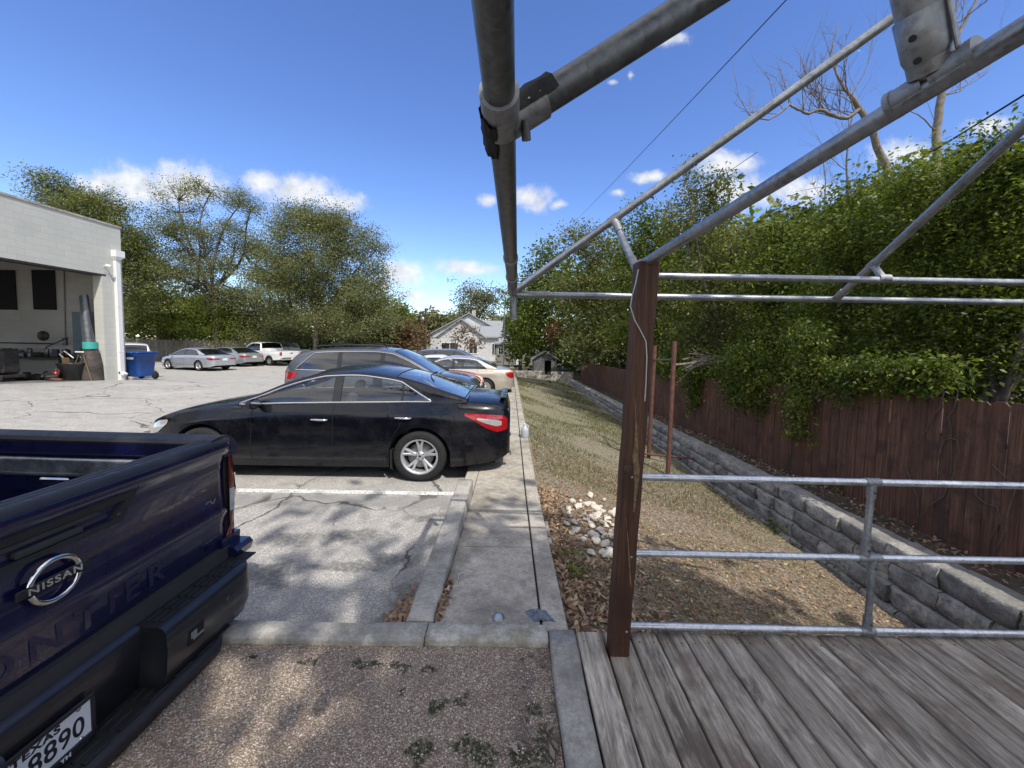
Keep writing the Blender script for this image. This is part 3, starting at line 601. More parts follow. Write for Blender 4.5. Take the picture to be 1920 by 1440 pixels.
def car(name,label,cat,loc,rz,sp,group=None):
    c=Car(); root=thing(name,label,cat,loc,rz,group); c.root=root; L=sp['L']; hw=sp['W']/2
    pm=M[sp['paint']]; r=sp.get('r',.335); ra=r+sp.get('gap',.055); uw=sp['uw']; q=sp.get('q',1)
    gz=lambda key,u: pchip([p[0] for p in sp[key]],[p[1] for p in sp[key]],u)
    plan=sp.get('plan') or [(-L/2,.66),(-L/2+.04,.78),(-L/2+.14,.88),(-L/2+.35,.955),(-L/2+.8,.99),(-L/2+1.5,1),(L/2-1.6,1),(L/2-.9,.985),(L/2-.45,.93),(L/2-.18,.83),(L/2-.05,.70),(L/2,.58)]
    hwu=lambda u: hw*pchip([p[0] for p in plan],[p[1] for p in plan],u)
    belt=lambda u: gz('belt',u); bot=lambda u: gz('bot',u); top=lambda u: gz('top',u)
    tuck=sp.get('tuck',.05); sh=sp.get('shoulder',.085)
    def width(u,z):
        b=.18; t=np.clip((z-b)/(belt(u)-b),0,1); f=1-tuck*np.clip((.36-t)/.36,0,1)**2-sh*np.clip((t-.42)/.58,0,1)**2.4
        f=f+.010*np.exp(-((t-.80)/.06)**2)-.008*np.exp(-((t-.60)/.10)**2)
        return hwu(u)*f
    c.width=width; c.belt=belt; c.bot=bot
    us=set(np.linspace(-L/2,L/2,int(80*q)).tolist())
    for e in (-1,1):
        for k in np.linspace(0,.25,6): us.add(e*(L/2-k*k*2))
    for w_ in uw:
        for an in np.linspace(0,math.pi,22): us.add(w_+ra*math.cos(an))
        us.add(w_+ra+.0008); us.add(w_-ra-.0008)
    cab=sp.get('cab',(sp['ur'],sp['uf']))
    for u in (*cab,*(sp.get('bed') or ())): us.add(u)
    us=sorted(us); us=[u for i,u in enumerate(us) if i==0 or u-us[i-1]>.0006]
    ns,nt_=12,9
    P=[]
    for u in us:
        zb=float(bot(u)); bz=float(belt(u)); tz=max(float(top(u)),bz+.004)
        for w_ in uw:
            if abs(u-w_)<ra: zb=max(zb,r+math.sqrt(max(ra*ra-(u-w_)**2,0)))
        zb=min(zb,bz-.03)
        zs=np.linspace(zb,bz,ns); half=[(float(width(u,z)),float(z)) for z in zs]; ws=half[-1][0]
        for k in range(1,nt_+1):
            s=1-k/nt_; half.append((ws*s,bz+(tz-bz)*(1-s**sp.get('crown',3.2))))
        P.append([(u,v,z) for v,z in half]+[(u,-v,z) for v,z in half[::-1][1:]])
    n=len(P[0]); bed=sp.get('bed')
    def skip(i,j):
        um=(us[i]+us[i+1])/2; t=(ns-1)<=j<n-ns
        return t and (cab[0]<um<cab[1] or (bed is not None and bed[0]<um<bed[1]))
    m=MB(); m.grid(np.array(P),0,True,skip)
    m.add(P[0],[tuple(range(n))],0,False); m.add(P[-1],[tuple(range(n))[::-1]],0,False)
    c.body=m.build('body',pm,root,merge=1e-5)
    # chassis and wheel wells
    m=MB(); m.box((0,0,float(bot(0))+.09),(L*.92,hw*1.5,.12))
    for w_ in uw:
        for s_ in (-1,1):
            arc=[(w_+math.cos(a)*(ra+.002),r+math.sin(a)*(ra+.002)) for a in np.linspace(-.5,math.pi+.5,24)]
            y0=s_*(hw*.955); y1=s_*(hw-.33); m.grid(np.array([[(a,y0,b_),(a,y1,b_)] for a,b_ in arc])); m.add([(a,y1,b_) for a,b_ in arc],[tuple(range(24))])
    m.build('chassis',M['darkwell'],root)
    # greenhouse
    ur,uf,u1,u2=sp['ur'],sp['uf'],sp['u1'],sp['u2']
    roof=lambda u: gz('roof',u); tum=sp.get('tumble',.42); ek=sp.get('edge',.87)
    pil=sp['pillars']; gs=set(np.linspace(ur,uf,int(64*q)).tolist())|{u1,u2}
    for (a,w_) in pil: gs|={a-w_/2,a+w_/2}
    gs=sorted(x for x in gs if ur<=x<=uf); gs=[u for i,u in enumerate(gs) if i==0 or u-gs[i-1]>.0015]
    def E(u):
        b_=float(belt(u)); k=max(float(roof(u))-b_,.006); e=b_+k*ek; w0=float(width(u,b_)); return b_,e,w0,w0-tum*(e-b_)
    fr=sp.get('frame',.05); wr=sp['wr']; wf=sp.get('wfront',uf)
    def win(u):
        b_,e,_,_=E(u); d=.02; sl=abs(E(min(u+d,uf))[1]-E(max(u-d,ur))[1])/(2*d)
        lo=b_+sp.get('sillh',.03); hi=e-fr*math.sqrt(1+min(sl,1.2)**2); hi=min(hi,lo+(u-wr[0])*wr[1]); 
        return lo,hi
    def sidept(u,z):
        b_,e,w0,we=E(u); t=(z-b_)/max(e-b_,1e-4); return (u,w0+(we-w0)*t+.018*math.sin(math.pi*min(max(t,0),1)),z)
    c.sidept=sidept; c.win=win
    rows=[]; wins=[]; tops=[]
    for u in gs:
        b_,e,w0,we=E(u); lo,hi=win(u); ok=hi-lo>.012
        if not ok: mid=(b_+e)/2; lo=hi=mid
        rows.append([sidept(u,z) for z in (b_,lo,hi,(hi+e)/2,e)]); wins.append([sidept(u,z) for z in np.linspace(lo,hi,5)] if ok else None)
        rz_=float(roof(u)); rz_=max(rz_,e+.001); svals=[1,.965,.93,.8,.6,.35,0]
        tops.append([(u,we*s,e+(rz_-e)*(1-s**2.3)) for s in svals]+[(u,-we*s,e+(rz_-e)*(1-s**2.3)) for s in svals[::-1][1:]])
    inp=lambda um: any(abs(um-a)<w_/2 for a,w_ in pil)
    m=MB(); gw={}; 
    for s_ in (1,-1):
        Rr=np.array(rows); Rr[:,:,1]*=s_; 
        def sk(i,j):
            um=(gs[i]+gs[i+1])/2
            return j==1 and wins[i] is not None and wins[i+1] is not None and not inp(um)
        m.grid(Rr,0,True,sk)
        seg=[]; cur=[]
        for i in range(len(gs)-1):
            if sk(i,1): cur.append(i)
            elif cur: seg.append(cur); cur=[]
        if cur: seg.append(cur)
        gw[s_]=seg
    T=np.array(tops); nT=T.shape[1]
    isw=lambda i:(gs[i]+gs[i+1])/2>u1-.0 and (gs[i]+gs[i+1])/2<uf-.03
    isb=lambda i:(gs[i]+gs[i+1])/2<u2 and (gs[i]+gs[i+1])/2>ur+.03
    inner=lambda j: 2<=j<nT-3
    m.grid(T,0,True,lambda i,j:(isw(i) or isb(i)) and inner(j))
    m.build('roof',pm,root,merge=1e-5)
    for nm,f in (('windscreen',isw),('rear_window',isb)):
        idx=[i for i in range(len(gs)-1) if f(i)]
        if idx:
            sub=T[idx[0]:idx[-1]+2,2:nT-2].copy(); MB().grid(sub).build(nm,M[sp.get('glassw','glass')],root)
            if sp.get('detail'):
                mm=MB(); 
                ed=[sub[:,0],sub[:,-1],sub[0],sub[-1]]
                for e_ in ed: mm.tube([tuple(p+np.array([0,0,.002])) for p in e_],.007,6)
                mm.build('glass_seal',M['blackplastic'],root)
    for s_ in (1,-1):
        for seg in gw[s_]:
            P_=np.array([wins[i] for i in seg+[seg[-1]+1]]); P_[:,:,1]*=s_; P_[:,:,1]-=s_*.004
            MB().grid(P_).build('side_window',M[sp.get('glass','glass')],root)
        ok=[i for i in range(len(gs)) if wins[i] is not None]
        lo=[np.array(wins[i][0]) for i in ok]; hi=[np.array(wins[i][-1]) for i in ok]
        o_=np.array([0,.006,0])
        loop=[p+o_ for p in lo]+[p+o_ for p in hi[::-1]]; loop.append(loop[0])
        loop=[(p[0],p[1]*s_,p[2]) for p in loop]
        if sp.get('trim'): MB().tube(loop,sp.get('trimr',.010),8,False).build('window_trim',M[sp['trim']],root)
        for (a,w_) in pil:
            lo_,hi_=win(a)
            if hi_-lo_>.03:
                pz=np.linspace(lo_,hi_,6); A=np.array([[sidept(a+dx,z) for z in pz] for dx in (-w_/2,w_/2)]); A[:,:,1]=(A[:,:,1]+.004)*s_; MB().grid(A).build('door_pillar',M['pillar'],root)
    # cabin
    flo=float(belt((ur+uf)/2)); m=MB(); m.box(((ur+uf)/2,0,.42),((uf-ur)*.9,hw*1.5,.06)); 
    m.box((uf-.32,0,flo-.12),(.5,hw*1.55,.22),bev=.06)
    if sp.get('parcel',True): m.box((ur+.30,0,flo-.06),(.55,hw*1.45,.05))
    m.build('dashboard',M['interior'],root)
    for us_ in sp.get('seats',[(uf-1.25,.36),(uf-1.25,-.36)]):
        m=MB(); x,v=us_; m.box((x,v,.62),(.5,.48,.16),bev=.05); m.box((x-.28,v,.88),(.14,.46,.56),(0,-.22,0),bev=.05); m.box((x-.37,v,1.22),(.09,.25,.17),(0,-.1,0),bev=.04); m.build('seat',M['seat'],root)
    if sp.get('bench'):
        x=sp['bench']; m=MB(); m.box((x,0,.62),(.5,1.25,.16),bev=.05); m.box((x-.28,0,.88),(.14,1.25,.5),(0,-.3,0),bev=.05); m.build('seat',M['seat'],root)
    m=MB(); sw=(uf-.72,.37,flo-.03); m.lathe([(.17+.014*math.cos(a),.014*math.sin(a)) for a in np.linspace(0,2*math.pi,9)],24,'x',sw); m.build('steering_wheel',M['interior'],root)
    # wheels
    for u in uw:
        for s_ in (1,-1): make_wheel(root,u,s_*(hw-.118),s_,r,sp.get('rim',.225),.22,*sp.get('wheel',(5,True,False)))
    # panel gaps
    m=MB()
    for s_ in (1,-1):
        for u,z0,z1 in sp.get('gaps',[]):
            m.tube([(u,s_*(float(width(u,z))+.0005),z) for z in np.linspace(z0,z1 if z1 else float(belt(u)),14)],.0035,6)
        for pl in sp.get('lines',[]):
            m.tube([(u,s_*(float(width(u,z))+.0005),z) for u,z in pl],.003,6)
    if m.v: m.build('panel_gaps',M['seam'],root)
    for s_ in (1,-1):
        for u,z in sp.get('handles',[]):
            m=MB(); v=lambda uu:s_*(float(width(uu,z))+.022)
            m.tube([(u+.105,s_*float(width(u+.1,z)),z+.004),(u+.09,v(u+.09),z+.004),(u,v(u)+s_*.006,z+.002),(u-.09,v(u-.09),z),(u-.105,s_*float(width(u-.1,z)),z)],[.008,.013,.014,.013,.008],8); m.build('door_handle',M[sp.get('handlem','chrome')],root)
        if sp.get('mirror'):
            u,z=sp['mirror']; v=float(width(u,z)); m=MB()
            P_=[]
            for a in np.linspace(0,1,6):
                k=math.sqrt(max(0,1-(a)**2.2)) if a<1 else .02; P_.append([(u+.02+a*.10,s_*(v+.13+.105*k*math.cos(t)),z+.055+.068*k*math.sin(t)) for t in np.linspace(0,2*math.pi,17)])
            m.grid(np.array(P_)); m.add([P_[0][i] for i in range(16)],[tuple(range(16))],0,False); m.tube([(u+.03,s_*(v-.03),z+.0),(u+.04,s_*(v+.10),z+.035)],[.03,.022],8); mo=m.build('mirror',M[sp.get('mirrorm',sp['paint'])],root)
            P2=[[(u+.016,s_*(v+.13+.092*k*math.cos(t)),z+.055+.056*k*math.sin(t)) for t in np.linspace(0,2*math.pi,17)] for k in (.02,1)]; MB().grid(np.array(P2)).build('mirror_glass',M['chrome'],mo)
    # lamps: patches that follow the body skin
    def patch(nm,mat,us_,zl,zh,s_,off=.006,nz=6,parent=root):
        P_=[]
        for u,a,b_ in zip(us_,zl,zh): P_.append([(u,s_*(float(width(u,z))+off),z) for z in np.linspace(a,b_,nz)])
        o=MB().grid(np.array(P_)).build(nm,M[mat],parent); return o
    c.patch=patch
    for nm,mat,kp in sp.get('lamps',[]):
        uu=np.linspace(kp[0][0],kp[-1][0],14)
        for s_ in (1,-1): patch(nm,mat,uu,np.interp(uu,[k[0] for k in kp],[k[1] for k in kp]),np.interp(uu,[k[0] for k in kp],[k[2] for k in kp]),s_,.004 if mat!='whitelens' else .007)
    # end faces: grille, plates, bumpers
    for nm,mat,u,v,z,w_,h_,t_ in sp.get('boxes',[]):
        MB().box((u,v,z),(t_,w_,h_),bev=min(t_,h_)*.3).build(nm,M[mat],root)
    return c
def mirror_u(L): return None
# ---------------- black sedan (parked nose left, tail over the footway)
SED=dict(L=4.84,W=1.86,paint='black_paint',r=.340,rim=.238,uw=(-1.27,1.506),q=1.5,
 bot=[(-2.42,.36),(-2.3,.30),(-2.0,.24),(-1.6,.20),(0,.185),(1.9,.19),(2.25,.22),(2.42,.36)],
 belt=[(-2.42,.86),(-2.36,.985),(-2.1,1.03),(-1.5,1.055),(-.6,1.035),(.9,.985),(1.3,.955),(1.9,.86),(2.2,.76),(2.36,.65),(2.42,.56)],
 top=[(-2.42,.90),(-2.37,1.06),(-2.2,1.10),(-1.8,1.125),(-1.5,1.13),(0,1.06),(1.05,1.05),(1.5,.985),(1.95,.895),(2.25,.79),(2.37,.68),(2.42,.58)],
 roof=[(-1.86,1.12),(-1.55,1.225),(-1.15,1.37),(-.8,1.455),(-.4,1.50),(-.05,1.485),(.22,1.42),(.5,1.315),(.8,1.165),(1.06,1.05)],
 ur=-1.86,uf=1.06,u1=.14,u2=-.92,cab=(-1.75,1.0),pillars=[(-.19,.11),(-1.03,.03)],wr=(-1.42,.62),frame=.035,edge=.86,tumble=.40,sillh=.02,
 trim='chrome',trimr=.012,glass='glass',glassw='glass',detail=True,seats=[(.05,.36),(.05,-.36)],bench=-.85,
 gaps=[(.86,.27,None),(-.17,.25,None)],lines=[[(-.98,1.03),(-1.0,.9),(-1.02,.75),(-.92,.60),(-.86,.45),(-.80,.26)],[(-1.62,.62),(-1.8,.66),(-1.98,.70),(-2.12,.73)],[(-.8,.27),(0,.26),(.9,.26)]],
 handles=[(.0,.82),(-1.06,.86)],mirror=(.74,.975),mirrorm='black_paint',wheel=(5,True,False),
 lamps=[('tail_light','redlens',[(-2.385,.70,.845),(-2.34,.685,.885),(-2.25,.675,.90),(-2.1,.74,.915),(-1.95,.845,.925),(-1.84,.90,.93)]),
        ('tail_lamp_lens','whitelens',[(-2.31,.765,.815),(-2.25,.752,.838),(-2.1,.80,.86),(-2.0,.842,.868)]),
        ('headlight','whitelens',[(1.98,.72,.765),(2.12,.60,.75),(2.25,.56,.69),(2.36,.54,.62)]),('turn_lamp','amber',[(2.0,.735,.775),(2.10,.70,.755),(2.16,.69,.73)])],
 boxes=[('rear_spoiler','black_paint',-2.33,0,1.098,1.08,.014,.09),('number_plate','plate',-2.427,0,.74,.31,.155,.012),('exhaust_pipe','chrome',-2.38,.55,.31,.10,.06,.12),('exhaust_pipe','chrome',-2.38,-.55,.31,.10,.06,.12),('grille','blackplastic',2.40,0,.52,.9,.14,.05)])
zl=lambda x,y: float(z_lot(x,y))
kx=-2.42; c=car('black_sedan','glossy black four door sedan with chrome window trim beside the empty bay','car',(kx,5.955,zl(-2.4,5.9)),math.pi,SED)
c.root.scale=(1.045,1,1); c.root.location.x-=.10
bs=c
# emblem letters on the boot flank, mud flap, fuel flap
for s_ in (1,):
    m=MB(); m.lathe([(.088,.001),(.092,.002),(.094,.0)],32,'y',(-1.62,float(c.width(-1.62,.84))+.001,.84)); m.build('fuel_flap',M['seam'],c.root)
MB().box((-.905,.83,.30),(.02,.16,.26),bev=.006).build('mud_flap',M['blackplastic'],c.root); MB().box((-.905,-.83,.30),(.02,.16,.26),bev=.006).build('mud_flap',M['blackplastic'],c.root)
m=MB(); m.tube([(-1.20,.70,1.475),(-1.27,.70,1.49)],.01,6); 
m=MB(); P_=[]
for q in np.linspace(0,1,6): P_.append([(-1.22-.12*q,v,1.34+.075*q*(2-q)+.0-(.0 if abs(v)<.02 else .03*q+.012)) for v in (-.025*(1.2-q*.5),0,.025*(1.2-q*.5))])
m.grid(np.array(P_)); m.build('roof_antenna',M['black_paint'],c.root)
# trunk letters (three small chrome characters)
text_mesh('badge','3.5 SV',.055,M['chrome'],c.root,frame_m((-2.425,.52,.93),(0,-1,0),(0,0,1)),.003)
# ---------------- slate grey crossover (nose right)
def base_sedan(**k):
    d=dict(SED); d.update(k); d.pop('detail',None) if not k.get('detail') else None; return d
SUV=dict(L=4.93,W=1.93,paint='grey_paint',r=.365,rim=.235,uw=(-1.42,1.37),q=1.0,tuck=.04,shoulder=.07,
 bot=[(-2.465,.42),(-2.3,.33),(-1.8,.25),(0,.23),(1.9,.25),(2.3,.28),(2.465,.40)],
 belt=[(-2.465,1.02),(-2.38,1.12),(-2.0,1.17),(-1,1.15),(.6,1.11),(1.1,1.06),(1.8,1.0),(2.2,.92),(2.38,.82),(2.465,.70)],
 top=[(-2.465,1.04),(-2.38,1.14),(-2.0,1.18),(0,1.15),(1.2,1.15),(1.7,1.11),(2.15,1.02),(2.38,.88),(2.465,.74)],
 roof=[(-2.42,1.12),(-2.25,1.40),(-2.05,1.60),(-1.75,1.685),(-1,1.735),(-.2,1.75),(.25,1.71),(.6,1.58),(1.0,1.37),(1.42,1.14)],
 ur=-2.42,uf=1.42,u1=.32,u2=-2.0,cab=(-2.38,1.34),pillars=[(.05,.10),(-1.0,.10)],wr=(-2.10,.85),frame=.045,edge=.90,tumble=.30,sillh=.03,
 trim='chrome',trimr=.009,glass='glass_dk',glassw='glass',detail=True,seats=[(.05,.38),(.05,-.38)],bench=-.9,parcel=False,
 gaps=[(1.1,.3,None),(.05,.3,None),(-.98,.42,None)],handles=[(.27,.92),(-.75,.95)],handlem='grey_paint',mirror=(1.0,1.06),wheel=(5,True,False),
 lamps=[('tail_light','redlens',[(-2.45,.96,1.08),(-2.36,.96,1.125),(-2.2,.98,1.135),(-2.03,1.05,1.135)]),('headlight','whitelens',[(1.93,.90,.935),(2.15,.82,.92),(2.3,.76,.87),(2.42,.73,.80)])],
 boxes=[('number_plate','plate',-2.47,0,.80,.31,.155,.012),('bumper','blackplastic',-2.44,0,.44,1.5,.16,.10),('grille','blackplastic',2.455,0,.66,.85,.24,.04)])
yS=9.85; c=car('grey_suv','slate grey SUV with black roof rails parked nose toward the sidewalk behind the black sedan','SUV',(-3.06,yS,zl(-2.4,yS)),0,SUV)
c.root.scale=(.95,1,1)
for s_ in (1,-1):
    m=MB(); m.tube([(-1.75,s_*.60,1.69),(-1.65,s_*.60,1.755),(-.9,s_*.62,1.785),(0,s_*.61,1.785),(.12,s_*.60,1.72)],[.012,.018,.02,.018,.012],8); m.build('roof_rail',M['blackplastic'],c.root)
for x in (-1.3,-.35): MB().tube([(x,-.63,1.80),(x,0,1.815),(x,.63,1.80)],.016,8).build('roof_bar',M['blackplastic'],c.root)
# ---------------- red hatchback with raised bonnet beyond it
HAT=base_sedan(L=4.4,W=1.78,paint='red_paint',r=.32,rim=.215,uw=(-1.3,1.35),q=.8,
 bot=[(-2.2,.36),(-2,.26),(0,.19),(1.9,.2),(2.2,.34)],belt=[(-2.2,.86),(-2.1,.95),(-1.2,1.0),(.8,.95),(1.3,.92),(1.9,.83),(2.1,.76),(2.2,.64)],
 top=[(-2.2,.9),(-2.1,1.0),(-1.5,1.08),(0,1.03),(1.15,1.02),(1.6,.98),(2.0,.87),(2.15,.76),(2.2,.66)],
 roof=[(-2.05,1.04),(-1.7,1.2),(-1.2,1.36),(-.6,1.41),(-.2,1.38),(.1,1.29),(.85,1.02)],ur=-2.05,uf=.85,u1=-.22,u2=-1.15,cab=(-1.95,.78),pillars=[(-.35,.09),(-1.1,.04)],wr=(-1.75,.6),trim=None,
 gaps=[(.65,.27,None),(-.35,.25,None)],lines=[],handles=[(-.1,.8),(-1.0,.82)],handlem='red_paint',mirror=(.5,.95),mirrorm='red_paint',bench=-1.1,seats=[(-.35,.34),(-.35,-.34)],
 lamps=[('tail_light','redlens',[(-2.17,.68,.85),(-2.05,.68,.9),(-1.9,.78,.9)]),('headlight','whitelens',[(1.7,.76,.80),(1.95,.66,.80),(2.1,.60,.74),(2.18,.58,.68)])],
 boxes=[('number_plate','plate',-2.205,0,.72,.31,.15,.012),('grille','blackplastic',2.19,0,.5,.8,.16,.04)])
yR=12.6; c=car('red_hatchback','red car mostly hidden between the slate SUV and the champagne sedan','car',(-3.08,yR,zl(-2.4,yR)),0,HAT)
# ---------------- champagne sedan (nose left)
CAM_=base_sedan(L=4.80,W=1.80,paint='gold_paint',r=.325,rim=.21,uw=(-1.30,1.42),q=.9,
 bot=[(-2.4,.36),(-2.2,.27),(0,.19),(2.2,.22),(2.4,.36)],belt=[(-2.4,.84),(-2.33,.955),(-2.0,.99),(-1.4,.995),(.8,.94),(1.3,.90),(1.9,.82),(2.3,.70),(2.4,.58)],
 top=[(-2.4,.88),(-2.34,1.01),(-1.9,1.06),(-1.5,1.06),(0,1.02),(1.1,1.0),(1.6,.95),(2.1,.83),(2.35,.69),(2.4,.60)],
 roof=[(-1.72,1.06),(-1.4,1.22),(-1.05,1.39),(-.6,1.475),(-.1,1.49),(.35,1.42),(.7,1.27),(1.28,.98)],ur=-1.72,uf=1.28,u1=.28,u2=-.95,cab=(-1.62,1.2),pillars=[(-.08,.10),(-.98,.03)],wr=(-1.38,.75),trim=None,
 gaps=[(1.0,.27,None),(-.08,.25,None),(-1.0,.5,None)],lines=[],handles=[(.1,.80),(-.88,.82)],handlem='gold_paint',mirror=(.9,.91),mirrorm='gold_paint',bench=-.8,wheel=(9,False,True),glass='glass_cl',glassw='glass',
 lamps=[('tail_light','redlens',[(-2.37,.70,.87),(-2.3,.68,.90),(-2.2,.70,.91),(-2.06,.82,.90)]),('headlight','whitelens',[(1.9,.72,.78),(2.2,.60,.74),(2.35,.58,.66)])],
 boxes=[('rear_spoiler','gold_paint',-2.30,0,1.055,1.25,.025,.16),('number_plate','plate',-2.41,0,.72,.31,.155,.012),('grille','blackplastic',2.39,0,.5,.8,.14,.04)])
yC=15.3; c=car('champagne_sedan','champagne gold sedan with a rear spoiler backed up to the sidewalk, farthest in its row','car',(-2.24,yC,zl(-2.3,yC)),math.pi,CAM_)
# ---------------- the two silver sedans across the lot
ACC=base_sedan(L=4.82,W=1.82,paint='silver_paint',r=.325,rim=.215,uw=(-1.32,1.42),q=.8,
 belt=[(-2.41,.82),(-2.35,.93),(-2.0,.97),(-1.4,.975),(.8,.92),(1.3,.885),(1.9,.80),(2.3,.68),(2.41,.56)],bot=[(-2.41,.36),(-2.2,.27),(0,.2),(2.2,.22),(2.41,.36)],
 top=[(-2.41,.86),(-2.35,.985),(-1.9,1.03),(-1.5,1.04),(0,1.0),(1.1,.98),(1.6,.93),(2.1,.81),(2.36,.67),(2.41,.58)],
 roof=[(-1.78,1.03),(-1.4,1.18),(-1.0,1.35),(-.5,1.44),(0,1.455),(.4,1.39),(.75,1.24),(1.3,.965)],ur=-1.78,uf=1.3,u1=.32,u2=-.9,cab=(-1.68,1.2),pillars=[(-.05,.09)],wr=(-1.35,.75),trim=None,
 gaps=[(1.0,.27,None),(-.05,.25,None),(-1.0,.5,None)],lines=[],handles=[(.12,.78),(-.86,.80)],handlem='silver_paint',mirror=(.92,.9),mirrorm='silver_paint',bench=-.8,wheel=(5,False,False),glass='glass_dk',glassw='glass_dk',
 lamps=[('tail_light','redlens',[(-2.38,.70,.80),(-2.3,.69,.83),(-2.2,.70,.84),(-1.98,.78,.84)]),('headlight','whitelens',[(1.9,.70,.76),(2.2,.58,.72),(2.36,.56,.64)])],
 boxes=[('number_plate','plate',-2.418,0,.73,.31,.155,.012),('tail_light','redlens',-2.405,.5,.765,.35,.08,.02),('tail_light','redlens',-2.405,-.5,.765,.35,.08,.02),('grille','blackplastic',2.4,0,.5,.8,.14,.04)])
p=at(372,689,y=25.3); c=car('silver_sedan','bright silver sedan with red tail lamps parked in front of the grey plank fence','car',(p.x,p.y,zl(p.x,p.y)),math.pi-.30,ACC,'silver sedans across the lot')
AC2=dict(ACC); AC2['paint']='dsilver_paint'; AC2['mirrorm']='dsilver_paint'; AC2['handlem']='dsilver_paint'
p=at(436,688,y=29.3); c=car('silver_sedan','darker silver sedan half hidden behind the bright silver sedan','car',(p.x,p.y,zl(p.x,p.y)),math.pi-.36,AC2,'silver sedans across the lot')
# ---------------- white vehicles across the lot
PICK=dict(L=5.5,W=1.95,paint='white_paint',r=.375,rim=.21,uw=(-1.55,1.75),q=.8,tuck=.03,shoulder=.03,crown=5,gap=.07,
 plan=[(-2.75,.985),(-1,1),(1.6,1),(2.4,.97),(2.65,.90),(2.75,.82)],
 bot=[(-2.75,.50),(-2.0,.45),(0,.40),(2.3,.40),(2.75,.45)],belt=[(-2.75,1.12),(-1,1.12),(.5,1.12),(1.4,1.10),(2.3,1.04),(2.65,.97),(2.75,.86)],
 top=[(-2.75,1.13),(0,1.13),(1.3,1.17),(2.0,1.13),(2.5,1.06),(2.7,.98),(2.75,.9)],
 roof=[(-.62,1.13),(-.55,1.45),(-.42,1.76),(0,1.81),(.5,1.80),(.85,1.70),(1.45,1.17)],ur=-.62,uf=1.45,u1=.72,u2=-.40,cab=(-.6,1.38),bed=(-2.69,-.68),pillars=[(.18,.10)],wr=(-.52,4.0),frame=.055,edge=.92,tumble=.22,
 trim=None,glass='glass_dk',glassw='glass_dk',seats=[(.25,.4),(.25,-.4)],parcel=False,gaps=[(1.2,.45,None),(.18,.45,None),(-.64,.45,None)],lines=[[(-2.74,.70),(-2.0,.70)],[(-1.1,.70),(1.3,.70)]],handles=[(.32,.98)],handlem='blackplastic',mirror=(1.05,1.12),mirrorm='blackplastic',wheel=(6,False,True),
 lamps=[('tail_light','redlens',[(-2.745,.82,1.06),(-2.70,.82,1.06)]),('headlight','whitelens',[(2.4,.78,.94),(2.7,.76,.92)])],
 boxes=[('tail_light','redlens',-2.755,.86,.94,.16,.26,.02),('tail_light','redlens',-2.755,-.86,.94,.16,.26,.02),('tailgate','white_paint',-2.757,0,.86,1.52,.48,.03),('tailgate_handle','blackplastic',-2.775,0,.99,.22,.07,.02),('bumper','chrome',-2.83,0,.56,1.86,.18,.18),('number_plate','plate',-2.925,0,.57,.31,.15,.01),('grille','chrome',2.75,0,.78,1.3,.24,.04)])
def bedbox(c,u0,u1,hwid,z0,z1,mat):
    m=MB(); t=.05
    m.add([(u0,-hwid,z0),(u1,-hwid,z0),(u1,hwid,z0),(u0,hwid,z0)],[(0,1,2,3)])
    for s_ in (1,-1): m.add([(u0,s_*hwid,z0),(u1,s_*hwid,z0),(u1,s_*hwid,z1),(u0,s_*hwid,z1),(u0,s_*(hwid+.09),z1),(u1,s_*(hwid+.09),z1)],[(0,1,2,3),(3,2,5,4)],0,False)
    for u in (u0,u1): m.add([(u,-hwid,z0),(u,hwid,z0),(u,hwid,z1),(u,-hwid,z1)],[(0,1,2,3)],0,False)
    return m.build('cargo_bed',mat,c.root)
p=at(502,687,y=31.0); c=car('pickup_truck','boxy white pickup showing its side and red tail lamp, left of the other','pickup',(p.x,p.y,zl(p.x,p.y)),math.pi-.40,PICK,'white pickups across the lot'); bedbox(c,-2.69,-.68,.84,.62,1.125,M['white_paint'])
p=at(537,684,y=35.5); PK2=dict(PICK); c=car('pickup_truck','white pickup parked behind the other one, its tailgate nearest the trees','pickup',(p.x,p.y,zl(p.x,p.y)),math.pi-.62,PK2,'white pickups across the lot'); bedbox(c,-2.69,-.68,.84,.62,1.125,M['white_paint'])
SU2=dict(SUV); SU2.update(paint='white_paint',handlem='white_paint',trim=None,glassw='glass_dk',detail=False,q=.8,lamps=[('tail_light','redlens',[(-2.44,.95,1.02),(-2.36,.95,1.05),(-2.25,.97,1.06)]),('headlight','whitelens',[(1.93,.90,.935),(2.3,.76,.87),(2.42,.73,.80)])])
p=at(252,690,y=23.0); c=car('white_suv','white SUV with dark windows half hidden behind the blue bin','SUV',(p.x-.35,p.y,zl(p.x,p.y)),math.pi-.75,SU2)
# cars beyond the champagne sedan
AC3=dict(ACC); AC3.update(paint='white_paint',mirrorm='white_paint',handlem='white_paint',glassw='glass')
c=car('white_hatchback','white car with a bluish windscreen behind the red hatchback','car',(-3.35,18.6,zl(-3,18.6)),0,AC3)
SU3=dict(SUV); SU3.update(paint='char_paint',handlem='char_paint',trim=None,detail=False,q=.8)
c=car('dark_suv','charcoal SUV in front of the white house behind the champagne sedan','SUV',(-3.2,22.2,zl(-3,22.2)),0,SU3)
